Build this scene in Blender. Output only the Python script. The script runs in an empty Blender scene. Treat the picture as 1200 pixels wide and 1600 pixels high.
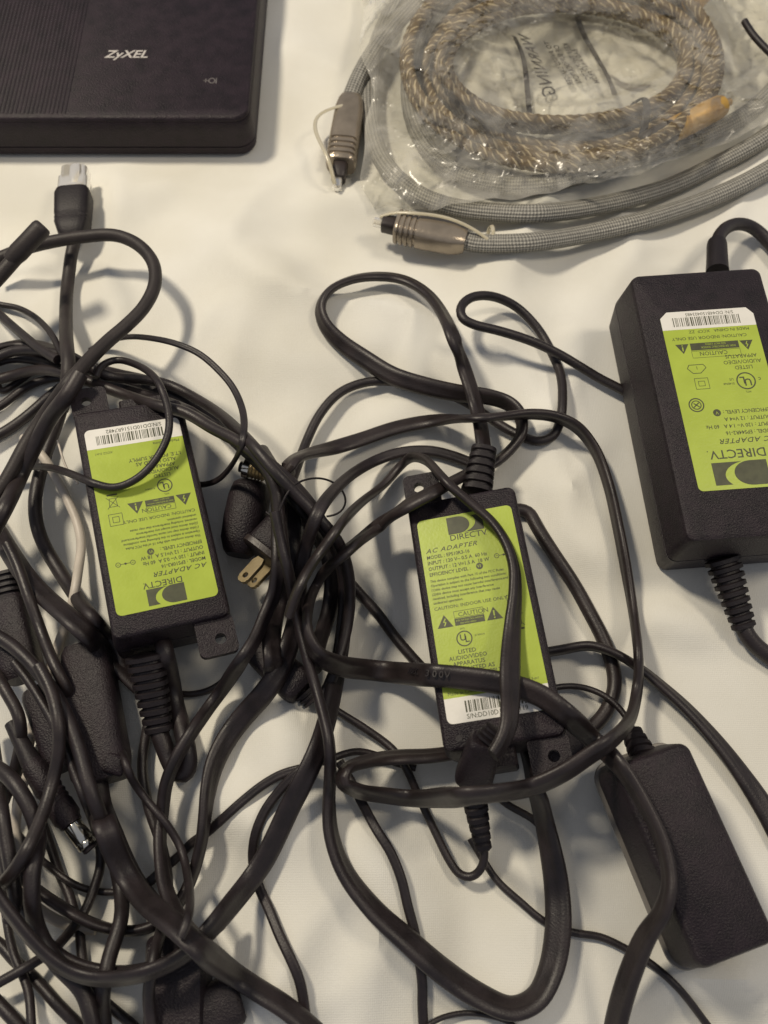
import bpy, math, random
import numpy as np
from mathutils import Vector, noise
random.seed(7); rng = np.random.default_rng(7)
S = bpy.context.scene
COL = S.collection
pi = math.pi

# ------------------------------------------------------------------ camera, lamps, exposure
CAM_H, PITCH, FPX = 335.0, math.radians(23), 1300.0          # mm, rad, photo pixels
cam = bpy.data.objects.new('camera', bpy.data.cameras.new('camera')); COL.objects.link(cam)
cam.location = (0, 0, CAM_H*.001); cam.rotation_euler = (PITCH, 0, 0)
cam.data.sensor_fit = 'VERTICAL'; cam.data.sensor_height = 36; cam.data.lens = 36*FPX/1600
cam.data.clip_start = .01; cam.data.clip_end = 20
cam.data.dof.use_dof = True; cam.data.dof.focus_distance = .335; cam.data.dof.aperture_fstop = 11
S.camera = cam
W = bpy.data.worlds.new('World'); S.world = W; W.use_nodes = True
W.node_tree.nodes['Background'].inputs[0].default_value = (.85, .88, 1.0, 1)
W.node_tree.nodes['Background'].inputs[1].default_value = .27
def lamp(name, loc, target, power, size, col):
    d = bpy.data.lights.new(name, 'AREA'); d.shape = 'DISK'; d.size = size; d.energy = power; d.color = col
    o = bpy.data.objects.new(name, d); COL.objects.link(o); o.location = loc
    o.rotation_euler = (Vector(target)-Vector(loc)).to_track_quat('-Z', 'Y').to_euler(); return o
lamp('ceiling_lamp', (-.50, .55, .92), (0, .15, 0), 8.7, .15, (1, .885, .70))
lamp('second_lamp', (.60, .30, .95), (.05, .1, 0), 3.0, .24, (1, .87, .68))
S.view_settings.view_transform = 'Standard'; S.view_settings.look = 'None'; S.view_settings.exposure = 0; S.view_settings.gamma = 1
S.cycles.max_bounces = 8; S.cycles.transparent_max_bounces = 16

# ------------------------------------------------------------------ geometry helpers (all in mm)
sP, cP = math.sin(PITCH), math.cos(PITCH)
def P(px, py, z=0.0):
    """world point (mm) at height z seen at photo pixel (px,py)"""
    rx = (px-600)/FPX; k = (py-800)/FPX
    ry = sP-k*cP; rz = -cP-k*sP
    t = (z-CAM_H)/rz
    return np.array([rx*t, ry*t, z])
def pxmm(p):
    """photo pixels per mm at world point p"""
    return FPX/(p[1]*sP-(p[2]-CAM_H)*cP)
def rot(rx, ry, rz):
    cx,sx,cy,sy,cz,sz = math.cos(rx),math.sin(rx),math.cos(ry),math.sin(ry),math.cos(rz),math.sin(rz)
    return np.array([[cz,-sz,0],[sz,cz,0],[0,0,1]])@np.array([[cy,0,sy],[0,1,0],[-sy,0,cy]])@np.array([[1,0,0],[0,cx,-sx],[0,sx,cx]])

class MB:
    def __init__(s): s.v=[]; s.f=[]; s.uv=[]; s.n=0
    def add(s, v, f, uv=None):
        v = np.asarray(v, float).reshape(-1,3)
        s.v.append(v); s.f += [tuple(int(i)+s.n for i in q) for q in f]
        s.uv.append(np.zeros((len(v),2)) if uv is None else np.asarray(uv, float)); s.n += len(v)
        return s
    def xf(s, R=None, t=None):
        v = np.concatenate(s.v)
        if R is not None: v = v@np.asarray(R).T
        if t is not None: v = v+np.asarray(t)
        s.v=[v]; s.uv=[np.concatenate(s.uv)]; return s
    def merge(s, o):
        return s.add(np.concatenate(o.v), o.f, np.concatenate(o.uv))
def link(name, mb, mat, parent=None, smooth=True, **props):
    me = bpy.data.meshes.new(name)
    v = np.concatenate(mb.v)
    off = np.array(parent.matrix_world.translation)*1000 if parent is not None else 0
    if parent is not None:
        off = np.array([0.,0.,0.]); q = parent
        while q is not None: off += np.array(q.location)*1000; q = q.parent
    base = np.zeros(3)
    if parent is None:
        base = np.array([v[:,0].mean(), v[:,1].mean(), v[:,2].min()]); off = base
    me.from_pydata(((v-off)*.001).tolist(), [], mb.f)
    uvl = me.uv_layers.new(name='UVMap'); uv = np.concatenate(mb.uv)
    li = np.zeros(len(me.loops), dtype=np.int32); me.loops.foreach_get('vertex_index', li)
    uvl.data.foreach_set('uv', uv[li].astype(np.float32).ravel())
    me.materials.append(mat)
    if smooth:
        me.polygons.foreach_set('use_smooth', [True]*len(me.polygons))
        me.set_sharp_from_angle(angle=math.radians(40))
    me.update()
    o = bpy.data.objects.new(name, me); COL.objects.link(o)
    if parent is not None: o.parent = parent
    else: o.location = base*.001
    for k, x in props.items(): o[k] = x
    return o
def root(name, loc, label, cat, group=None):
    o = bpy.data.objects.new(name, None); COL.objects.link(o); o.location = tuple(np.array(loc)*.001)
    o.empty_display_size = .01
    o['label'] = label; o['category'] = cat
    if group: o['group'] = group
    return o

def rrect(hx, hy, r, n=5, cx=0, cy=0):
    r = min(r, hx*.999, hy*.999); pts=[]
    for k,(sx,sy) in enumerate(((1,1),(-1,1),(-1,-1),(1,-1))):
        for i in range(n+1):
            a = (k+i/n)*pi/2
            pts.append((cx+sx*(hx-r)+r*math.cos(a), cy+sy*(hy-r)+r*math.sin(a)))
    return pts
def loft(layers, cap0=True, cap1=True):
    """layers: list of (outline points, z)"""
    m = MB(); v=[]; f=[]; n=len(layers[0][0])
    for pts, z in layers: v += [(x,y,z) for x,y in pts]
    for k in range(len(layers)-1):
        for i in range(n):
            j=(i+1)%n; a=k*n
            f.append((a+i, a+j, a+n+j, a+n+i))
    if cap0: f.append(tuple(range(n-1,-1,-1)))
    if cap1: f.append(tuple(range((len(layers)-1)*n, len(layers)*n)))
    return m.add(v,f)
def box(x0,x1,y0,y1,z0,z1,b=.3):
    cx,cy,hx,hy=(x0+x1)/2,(y0+y1)/2,(x1-x0)/2,(y1-y0)/2
    b=min(b,hx*.4,hy*.4,(z1-z0)*.4)
    return loft([(rrect(hx-b,hy-b,b,2,cx,cy),z0),(rrect(hx,hy,b*2,2,cx,cy),z0+b),(rrect(hx,hy,b*2,2,cx,cy),z1-b),(rrect(hx-b,hy-b,b,2,cx,cy),z1)])
def flat_poly(pts, z):
    return MB().add([(x,y,z) for x,y in pts],[tuple(range(len(pts)))])
def ring2d(cx,cy,r0,r1,z,n=28,sy=1):
    v=[];f=[]
    for i in range(n):
        a=2*pi*i/n; v+=[(cx+r0*math.cos(a),cy+sy*r0*math.sin(a),z),(cx+r1*math.cos(a),cy+sy*r1*math.sin(a),z)]
    for i in range(n):
        j=(i+1)%n; f.append((2*i,2*i+1,2*j+1,2*j))
    return MB().add(v,f)
def seg2d(x0,y0,x1,y1,w,z):
    d=np.array([x1-x0,y1-y0]); d=d/np.linalg.norm(d); n=np.array([-d[1],d[0]])*w/2
    a=np.array([x0,y0]); b=np.array([x1,y1])
    return flat_poly([tuple(a-n),tuple(b-n),tuple(b+n),tuple(a+n)],z)

def catmull(pts, step):
    pts=np.asarray(pts,float); out=[]
    Q=np.vstack([2*pts[0]-pts[1],pts,2*pts[-1]-pts[-2]])
    for i in range(len(pts)-1):
        p0,p1,p2,p3=Q[i],Q[i+1],Q[i+2],Q[i+3]
        # centripetal
        d=[max(np.linalg.norm((b-a)[:2])**.5,1e-3) for a,b in ((p0,p1),(p1,p2),(p2,p3))]
        t0=0;t1=d[0];t2=t1+d[1];t3=t2+d[2]
        n=max(2,int(np.linalg.norm((p2-p1)[:2])/step))
        for t in np.linspace(t1,t2,n,endpoint=False):
            A1=(t1-t)/(t1-t0)*p0+(t-t0)/(t1-t0)*p1; A2=(t2-t)/(t2-t1)*p1+(t-t1)/(t2-t1)*p2; A3=(t3-t)/(t3-t2)*p2+(t-t2)/(t3-t2)*p3
            B1=(t2-t)/(t2-t0)*A1+(t-t0)/(t2-t0)*A2; B2=(t3-t)/(t3-t1)*A2+(t-t1)/(t3-t1)*A3
            out.append((t2-t)/(t2-t1)*B1+(t-t1)/(t2-t1)*B2)
    out.append(pts[-1]); return np.array(out)
def gsmooth(a, s):
    if s<=0: return a
    k=int(3*s)+1; w=np.exp(-.5*(np.arange(-k,k+1)/s)**2); w/=w.sum()
    if a.ndim==1: return np.convolve(np.pad(a,k,'edge'),w,'valid')
    return np.stack([gsmooth(a[:,i],s) for i in range(a.shape[1])],1)
def sweep(c, a, b, tw=None, nseg=14, groove=0., power=1., lobes=0, lobe_amp=0., pitch=1., cap=True):
    """closed tube along centre line c; a half width, b half height, tw twist about the axis"""
    c=np.asarray(c,float); n=len(c); a=np.broadcast_to(a,(n,)); b=np.broadcast_to(b,(n,))
    tw=np.zeros(n) if tw is None else tw
    T=np.gradient(c,axis=0); T/=np.linalg.norm(T,axis=1)[:,None]+1e-9
    L=np.concatenate([[0],np.cumsum(np.linalg.norm(np.diff(c,axis=0),axis=1))])
    up=np.array([0,0,1.]); side=np.cross(T,up); m=np.linalg.norm(side,axis=1)
    for i in range(n):
        if m[i]<.15 and i: side[i]=side[i-1]-T[i]*np.dot(side[i-1],T[i])
        side[i]/=np.linalg.norm(side[i])+1e-9
    nor=np.cross(side,T)
    s2=side*np.cos(tw)[:,None]+nor*np.sin(tw)[:,None]; n2=-side*np.sin(tw)[:,None]+nor*np.cos(tw)[:,None]
    th=np.arange(nseg)/nseg*2*pi
    ct=np.sign(np.cos(th))*np.abs(np.cos(th))**power; st=np.sign(np.sin(th))*np.abs(np.sin(th))**power
    st=st*(1-groove*np.exp(-(np.cos(th)/.30)**2))
    V=[];F=[];U=[]
    for i in range(n):
        rad=1.0
        if lobes: rad=1+lobe_amp*np.cos(lobes*(th-L[i]/pitch*2*pi))
        V.append(c[i]+np.outer(ct*a[i]*rad,s2[i])+np.outer(st*b[i]*rad,n2[i]))
        U.append(np.stack([np.full(nseg,L[i]*.1),th/(2*pi)],1))
    for i in range(n-1):
        for j in range(nseg):
            k=(j+1)%nseg; F.append((i*nseg+j,i*nseg+k,(i+1)*nseg+k,(i+1)*nseg+j))
    if cap: F.append(tuple(range(nseg-1,-1,-1))); F.append(tuple(range((n-1)*nseg,n*nseg)))
    return MB().add(np.concatenate(V),F,np.concatenate(U))
def tube_prof(p0,p1,prof,nseg=20,power=1.,flat=1.):
    """prof: list of (t 0..1, radius) between 3-D points p0,p1"""
    p0=np.asarray(p0,float); p1=np.asarray(p1,float)
    c=[p0+(p1-p0)*t for t,_ in prof]; r=np.array([x for _,x in prof])
    # nudge duplicate stations apart
    c=np.array(c); d=(p1-p0)/np.linalg.norm(p1-p0)
    for i in range(1,len(c)):
        if np.dot(c[i]-c[i-1],d)<.02: c[i]=c[i-1]+d*.02
    m=sweep(c,r,r*flat,None,nseg,power=power); return m

# text -> mesh (flat print)
def text_mb(s, size, x, y, z, shear=0., align='LEFT', wide=1., spacing=1., bold=0., thick=0.):
    cu=bpy.data.curves.new('t','FONT'); cu.body=s; cu.size=size*1.38; cu.shear=shear; cu.align_x=align; cu.space_character=spacing
    cu.resolution_u=2; cu.offset=bold; cu.extrude=thick
    o=bpy.data.objects.new('t',cu); COL.objects.link(o)
    me=bpy.data.meshes.new_from_object(o.evaluated_get(bpy.context.evaluated_depsgraph_get()))
    v=np.array([tuple(q.co) for q in me.vertices]) if len(me.vertices) else np.zeros((0,3))
    f=[tuple(p.vertices) for p in me.polygons]
    bpy.data.objects.remove(o); bpy.data.curves.remove(cu); bpy.data.meshes.remove(me)
    m=MB()
    if len(v): v=v*np.array([wide,1,1])+np.array([x,y,z]); m.add(v,f)
    return m

# ------------------------------------------------------------------ materials
def nt(name):
    m=bpy.data.materials.new(name); m.use_nodes=True; return m, m.node_tree, m.node_tree.nodes['Principled BSDF']
def lk(t,a,b): t.links.new(a,b)
def pm(name, col, rough=.5, var=.15, vscale=60, bump=.0, bscale=900, spec=.5, metal=0., rvar=.0, coord='Object', col2=None, bdist=.0004, trans=0., dust=0.):
    m,t,b=nt(name)
    tc=t.nodes.new('ShaderNodeTexCoord'); n=t.nodes.new('ShaderNodeTexNoise'); n.inputs['Scale'].default_value=vscale; n.inputs['Detail'].default_value=5
    lk(t,tc.outputs[coord],n.inputs['Vector'])
    r=t.nodes.new('ShaderNodeValToRGB'); r.color_ramp.elements[0].position=.3; r.color_ramp.elements[1].position=.7
    c=np.array(col[:3]); c2=np.array(col2[:3]) if col2 is not None else c*(1+var)
    r.color_ramp.elements[0].color=(*(c*(1-var)),1); r.color_ramp.elements[1].color=(*np.clip(c2,0,1),1)
    lk(t,n.outputs['Fac'],r.inputs['Fac']); lk(t,r.outputs['Color'],b.inputs['Base Color'])
    if dust:
        d1=t.nodes.new('ShaderNodeTexVoronoi'); d1.inputs['Scale'].default_value=420; lk(t,tc.outputs[coord],d1.inputs['Vector'])
        d2=t.nodes.new('ShaderNodeTexNoise'); d2.inputs['Scale'].default_value=45; d2.inputs['Detail'].default_value=3; lk(t,tc.outputs[coord],d2.inputs['Vector'])
        q1=t.nodes.new('ShaderNodeMapRange'); q1.inputs['From Min'].default_value=.10; q1.inputs['From Max'].default_value=.05; lk(t,d1.outputs['Distance'],q1.inputs['Value'])
        q2=t.nodes.new('ShaderNodeMapRange'); q2.inputs['From Min'].default_value=.58; q2.inputs['From Max'].default_value=.72; q2.inputs['To Max'].default_value=dust; lk(t,d2.outputs['Fac'],q2.inputs['Value'])
        q3=t.nodes.new('ShaderNodeMath'); q3.operation='MULTIPLY'; lk(t,q1.outputs[0],q3.inputs[0]); lk(t,q2.outputs[0],q3.inputs[1])
        mx=t.nodes.new('ShaderNodeMixRGB'); mx.inputs[2].default_value=(.20,.18,.15,1); lk(t,q3.outputs[0],mx.inputs[0]); lk(t,r.outputs['Color'],mx.inputs[1]); lk(t,mx.outputs[0],b.inputs['Base Color'])
    b.inputs['Roughness'].default_value=rough; b.inputs['Specular IOR Level'].default_value=spec; b.inputs['Metallic'].default_value=metal
    if trans: b.inputs['Transmission Weight'].default_value=trans
    if rvar:
        mr=t.nodes.new('ShaderNodeMapRange'); mr.inputs['To Min'].default_value=rough-rvar; mr.inputs['To Max'].default_value=rough+rvar
        lk(t,n.outputs['Fac'],mr.inputs['Value']); lk(t,mr.outputs[0],b.inputs['Roughness'])
    if bump:
        n2=t.nodes.new('ShaderNodeTexNoise'); n2.inputs['Scale'].default_value=bscale; n2.inputs['Detail'].default_value=3; lk(t,tc.outputs[coord],n2.inputs['Vector'])
        bp=t.nodes.new('ShaderNodeBump'); bp.inputs['Strength'].default_value=bump; bp.inputs['Distance'].default_value=bdist
        lk(t,n2.outputs['Fac'],bp.inputs['Height']); lk(t,bp.outputs['Normal'],b.inputs['Normal'])
    return m
M={}
M['cable']=pm('black_cable_jacket',(.017,.0120,.0132),.46,.35,140,.3,1500,.5,rvar=.12,dust=.35)
M['cable2']=pm('dark_brown_cable_jacket',(.021,.0150,.0150),.43,.35,110,.25,1300,.5,rvar=.12,dust=.35)
M['ethernet']=pm('matt_grey_black_jacket',(.027,.021,.020),.52,.2,150,.3,1500,.4)
M['plastic']=pm('textured_black_plastic',(.015,.0095,.013),.44,.4,160,.9,1700,.36,rvar=.1,bdist=.0005,dust=.7)
M['plastic2']=pm('worn_black_plastic',(.017,.0115,.0145),.46,.4,120,.8,1500,.38,rvar=.12,bdist=.0005,dust=.7)
M['rubber']=pm('black_rubber',(.014,.0105,.0125),.52,.25,100,.4,1200,.35)
M['router']=pm('router_plastic',(.016,.0095,.014),.50,.4,140,.8,1300,.32,rvar=.08,dust=.6)
M['green']=pm('lime_green_label',(.40,.50,.062),.36,.05,120,.15,900,.4,rvar=.08)
M['white']=pm('white_label',(.78,.76,.70),.45,.04,140,.1,800,.4)
M['ink']=pm('black_ink',(.06,.064,.03),.5,.2,400)
M['wire']=pm('white_wire',(.62,.56,.48),.45,.12,90,.2,900)
M['clear']=pm('clear_polycarbonate',(.90,.86,.76),.2,.03,60,spec=.5,trans=.6)
M['strap']=pm('clear_vinyl_strap',(.62,.56,.40),.25,.06,80,spec=.5,trans=.25)
M['nickel']=pm('polished_nickel',(.72,.70,.62),.16,.05,200,metal=1.)
M['brass']=pm('brass_blade',(.62,.50,.29),.34,.12,180,.15,700,metal=.85)
M['gold']=pm('gold_plated_shell',(.60,.36,.08),.42,.15,90,metal=.3)
M['silver_ink']=pm('silver_print',(.50,.47,.44),.4,.05,200)
M['lit_lip']=pm('lit_lip_grey',(.20,.185,.165),.35,.3,60)  # paler than the shells: light on the brick's lip, put into the colour
M['grey_ink']=pm('faint_grey_print',(.16,.145,.14),.5,.3,300)
M['boot']=pm('brown_grey_connector',(.33,.28,.22),.26,.2,90,.3,900,metal=.55)
M['boot_dark']=pm('dark_connector',(.035,.026,.024),.42,.2,90,.25,900)
M['copper']=pm('pin_copper',(.6,.35,.25),.35,.1,200,metal=.7)
M['bagprint']=pm('bag_print',(.045,.04,.038),.5,.35,350)

def braid_mat(name,c1,c2,ku,kv,rough=.5,twist=False):
    m,t,b=nt(name)
    uv=t.nodes.new('ShaderNodeUVMap'); uv.uv_map='UVMap'; sx=t.nodes.new('ShaderNodeSeparateXYZ'); lk(t,uv.outputs[0],sx.inputs[0])
    def mth(op,a=None,bb=None,va=0,vb=0):
        n=t.nodes.new('ShaderNodeMath'); n.operation=op
        if a is not None: lk(t,a,n.inputs[0])
        else: n.inputs[0].default_value=va
        if bb is not None: lk(t,bb,n.inputs[1])
        else: n.inputs[1].default_value=vb
        return n.outputs[0]
    nz=t.nodes.new('ShaderNodeTexNoise'); nz.inputs['Scale'].default_value=60; tz=t.nodes.new('ShaderNodeTexCoord'); lk(t,tz.outputs['Object'],nz.inputs['Vector'])
    U=mth('ADD',mth('MULTIPLY',sx.outputs[0],None,vb=ku),mth('MULTIPLY',nz.outputs['Fac'],None,vb=9.)); V=mth('MULTIPLY',sx.outputs[1],None,vb=kv*2*pi)
    s1=mth('SINE',mth('ADD',U,V)); s2=mth('SINE',mth('SUBTRACT',U,V))
    h=mth('MULTIPLY',s1,s2) if not twist else mth('MULTIPLY',mth('POWER',mth('ABSOLUTE',s1),None,vb=7),mth('POWER',mth('ABSOLUTE',mth('SINE',mth('MULTIPLY',U,None,vb=.55))),None,vb=.8))
    fac=mth('ADD',mth('MULTIPLY',h,None,vb=.5),None,vb=.5) if not twist else h
    n=t.nodes.new('ShaderNodeTexNoise'); n.inputs['Scale'].default_value=500; tc=t.nodes.new('ShaderNodeTexCoord'); lk(t,tc.outputs['Object'],n.inputs['Vector'])
    fac=mth('MULTIPLY',fac,mth('ADD',n.outputs['Fac'],None,vb=.45))
    r=t.nodes.new('ShaderNodeValToRGB'); r.color_ramp.elements[0].position=.2 if not twist else .25; r.color_ramp.elements[1].position=.75 if not twist else .6
    r.color_ramp.elements[0].color=(*c1,1); r.color_ramp.elements[1].color=(*c2,1)
    lk(t,fac,r.inputs['Fac']); lk(t,r.outputs['Color'],b.inputs['Base Color']); b.inputs['Roughness'].default_value=rough
    bp=t.nodes.new('ShaderNodeBump'); bp.inputs['Strength'].default_value=.7; bp.inputs['Distance'].default_value=.0004
    lk(t,h,bp.inputs['Height']); lk(t,bp.outputs['Normal'],b.inputs['Normal'])
    return m
M['braid']=braid_mat('grey_braided_sleeve',(.13,.127,.115),(.40,.385,.34),23,9,.42)
M['bronze']=braid_mat('bronze_twisted_sleeve',(.13,.085,.032),(.52,.43,.27),6.5,2.5,.5,True)

# cloth
def cloth_mat():
    m,t,b=nt('woven_cream_cloth')
    tc=t.nodes.new('ShaderNodeTexCoord')
    n=t.nodes.new('ShaderNodeTexNoise'); n.inputs['Scale'].default_value=13; n.inputs['Detail'].default_value=5; lk(t,tc.outputs['Object'],n.inputs['Vector'])
    r=t.nodes.new('ShaderNodeValToRGB'); r.color_ramp.elements[0].position=.3; r.color_ramp.elements[1].position=.7
    r.color_ramp.elements[0].color=(.70,.68,.60,1); r.color_ramp.elements[1].color=(.83,.82,.765,1)
    lk(t,n.outputs['Fac'],r.inputs['Fac']); lk(t,r.outputs['Color'],b.inputs['Base Color'])
    b.inputs['Roughness'].default_value=.85; b.inputs['Specular IOR Level'].default_value=.15
    b.inputs['Sheen Weight'].default_value=.15
    w1=t.nodes.new('ShaderNodeTexWave'); w1.inputs['Scale'].default_value=420; w1.bands_direction='X'; w1.inputs['Distortion'].default_value=3.5; w1.inputs['Detail Scale'].default_value=3
    w2=t.nodes.new('ShaderNodeTexWave'); w2.inputs['Scale'].default_value=390; w2.bands_direction='Y'; w2.inputs['Distortion'].default_value=3.5; w2.inputs['Detail Scale'].default_value=3
    lk(t,tc.outputs['Object'],w1.inputs['Vector']); lk(t,tc.outputs['Object'],w2.inputs['Vector'])
    n3=t.nodes.new('ShaderNodeTexNoise'); n3.inputs['Scale'].default_value=700; lk(t,tc.outputs['Object'],n3.inputs['Vector'])
    a=t.nodes.new('ShaderNodeMath'); a.operation='ADD'; lk(t,w1.outputs['Fac'],a.inputs[0]); lk(t,w2.outputs['Fac'],a.inputs[1])
    a2=t.nodes.new('ShaderNodeMath'); a2.operation='ADD'; lk(t,a.outputs[0],a2.inputs[0]); lk(t,n3.outputs['Fac'],a2.inputs[1])
    bp=t.nodes.new('ShaderNodeBump'); bp.inputs['Strength'].default_value=.17; bp.inputs['Distance'].default_value=.0003
    lk(t,a2.outputs[0],bp.inputs['Height']); lk(t,bp.outputs['Normal'],b.inputs['Normal'])
    return m
M['cloth']=cloth_mat()
def film_mat(name='clear_plastic_film',ior=1.33):
    m=bpy.data.materials.new(name); m.use_nodes=True; t=m.node_tree; t.nodes.clear()
    o=t.nodes.new('ShaderNodeOutputMaterial'); tr=t.nodes.new('ShaderNodeBsdfTransparent'); tr.inputs[0].default_value=(.975,.972,.95,1)
    gl=t.nodes.new('ShaderNodeBsdfGlossy'); gl.inputs['Roughness'].default_value=.20; gl.inputs[0].default_value=(1,1,1,1)
    df=t.nodes.new('ShaderNodeBsdfDiffuse'); df.inputs[0].default_value=(.78,.76,.70,1)
    fr=t.nodes.new('ShaderNodeFresnel'); fr.inputs[0].default_value=ior
    tc=t.nodes.new('ShaderNodeTexCoord'); n=t.nodes.new('ShaderNodeTexNoise'); n.inputs['Scale'].default_value=45; n.inputs['Detail'].default_value=4; n.inputs['Distortion'].default_value=1.2
    lk(t,tc.outputs['Object'],n.inputs['Vector'])
    bp=t.nodes.new('ShaderNodeBump'); bp.inputs['Strength'].default_value=.35; bp.inputs['Distance'].default_value=.001; lk(t,n.outputs['Fac'],bp.inputs['Height'])
    for q in (gl,df,fr): lk(t,bp.outputs['Normal'],q.inputs['Normal'])
    mr=t.nodes.new('ShaderNodeMapRange'); mr.inputs['From Min'].default_value=.35; mr.inputs['From Max'].default_value=.7; mr.inputs['To Min'].default_value=.07; mr.inputs['To Max'].default_value=.27
    lk(t,n.outputs['Fac'],mr.inputs['Value'])
    m1=t.nodes.new('ShaderNodeMixShader'); lk(t,mr.outputs[0],m1.inputs[0]); lk(t,tr.outputs[0],m1.inputs[1]); lk(t,df.outputs[0],m1.inputs[2])
    m2=t.nodes.new('ShaderNodeMixShader'); lk(t,fr.outputs[0],m2.inputs[0]); lk(t,m1.outputs[0],m2.inputs[1]); lk(t,gl.outputs[0],m2.inputs[2])
    lk(t,m2.outputs[0],o.inputs['Surface']); return m
M['film']=film_mat(); M['film_back']=film_mat('dull_plastic_film',1.06)

# ------------------------------------------------------------------ setting: the cloth
nx,ny=300,330
X=np.linspace(-520,520,nx); Y=np.linspace(-240,1050,ny)
gx,gy=np.meshgrid(X,Y)
zz=np.zeros_like(gx)
def fold(x0,y0,x1,y1,w,h,soft=.5):
    global zz
    d=np.array([x1-x0,y1-y0],float); L=np.linalg.norm(d); d/=L; n=np.array([-d[1],d[0]])
    u=((gx-x0)*d[0]+(gy-y0)*d[1])/L; v=(gx-x0)*n[0]+(gy-y0)*n[1]+6*np.sin(u*4+x0)
    zz=zz+5.*h*np.exp(-(v/w)**2)*np.exp(-((u-.5)/.55)**4)
def pf(a,b,w,h):
    p=P(*a); q=P(*b); fold(p[0],p[1],q[0],q[1],w,h)
pf((1000,740),(1140,1300),14,2.2); pf((440,340),(760,300),13,1.6); pf((880,300),(760,520),20,1.6); pf((420,500),(620,560),22,1.5)
pf((480,1560),(420,1150),16,1.8); pf((560,1280),(700,1560),14,1.5); pf((1040,1560),(1250,1420),12,2.4); pf((300,330),(480,500),18,1.4)
pf((820,760),(980,900),12,2.0); pf((60,260),(420,290),12,1.0); pf((560,660),(700,560),11,1.2); pf((300,1150),(420,1330),12,1.6)
for (sx,sy,am) in ((.010,.007,5.),(.023,.030,4.2),(.052,.045,1.0)):
    for i in range(ny):
        for j in range(nx): zz[i,j]+=am*noise.noise(Vector((X[j]*sx,Y[i]*sy,am)))
for i in range(ny):
    for j in range(nx):
        a_=noise.noise(Vector((X[j]*.0075+Y[i]*.004,Y[i]*.0085-X[j]*.003,7.3))); b_=noise.noise(Vector((X[j]*.017-Y[i]*.006,Y[i]*.010,2.7)))
        zz[i,j]+=8.5*max(0,1-3.2*abs(a_))**1.6+4.5*max(0,1-3.*abs(b_))**1.6
zz-=zz.mean()+1.5
def calm(x0,x1,y0,y1,b=45.):
    global zz
    dx=np.maximum(np.maximum(x0-gx,gx-x1),0); dy=np.maximum(np.maximum(y0-gy,gy-y1),0)
    m=np.exp(-(dx*dx+dy*dy)/(b*b)); zz=zz*(1-m)+(-.3)*m
calm(-330,-69,350,700,22); calm(112,200,110,245,20); calm(-118,-64,80,175,14); calm(8,64,38,140,14); calm(85,170,-20,75,14)
cv=np.stack([gx,gy,zz],-1).reshape(-1,3)
cf=[(i*nx+j,i*nx+j+1,(i+1)*nx+j+1,(i+1)*nx+j) for i in range(ny-1) for j in range(nx-1)]
cl=link('tablecloth',MB().add(cv,cf),M['cloth'],kind='structure',label='cream woven cloth with soft creases under everything')

# ------------------------------------------------------------------ height map used to lay cables over one another
HX0,HY0,HN,HM=-420,-120,840,1000            # 1 mm cells
HMAP=np.zeros((HM,HN))
def zc(x,y):                                # cloth height
    i=np.clip(((y+240)/1290*(ny-1)),0,ny-1).astype(int); j=np.clip(((x+520)/1040*(nx-1)),0,nx-1).astype(int); return zz[i,j]
yy,xx=np.mgrid[0:HM,0:HN]; HMAP[:]=zc((xx+HX0).astype(float),(yy+HY0).astype(float))
def hget(x,y,r):
    i0,i1=int(y-r-HY0),int(y+r-HY0)+1; j0,j1=int(x-r-HX0),int(x+r-HX0)+1
    i0=min(max(i0,0),HM-1); i1=min(max(i1,i0+1),HM); j0=min(max(j0,0),HN-1); j1=min(max(j1,j0+1),HN)
    return HMAP[i0:i1,j0:j1].max()
def hset(x,y,r,z):
    i0,i1=int(round(y-r-HY0)),int(round(y+r-HY0))+1; j0,j1=int(round(x-r-HX0)),int(round(x+r-HX0))+1
    i0=min(max(i0,0),HM-1); i1=min(max(i1,i0+1),HM); j0=min(max(j0,0),HN-1); j1=min(max(j1,j0+1),HN)
    s=HMAP[i0:i1,j0:j1]; np.maximum(s,z,out=s)
def deposit_mesh(mb, n=1):
    v=np.concatenate(mb.v); 
    for p in v: hset(p[0],p[1],1.5,p[2])
def deposit_quad(c4):
    c4=[np.asarray(q,float) for q in c4]
    n=int(max(np.linalg.norm(c4[1]-c4[0]),np.linalg.norm(c4[3]-c4[0]))/1.5)
    for u in np.linspace(0,1,n):
        a=c4[0]*(1-u)+c4[1]*u; b=c4[3]*(1-u)+c4[2]*u
        for w in np.linspace(0,1,n):
            p=a*(1-w)+b*w; hset(p[0],p[1],.8,p[2])
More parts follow.
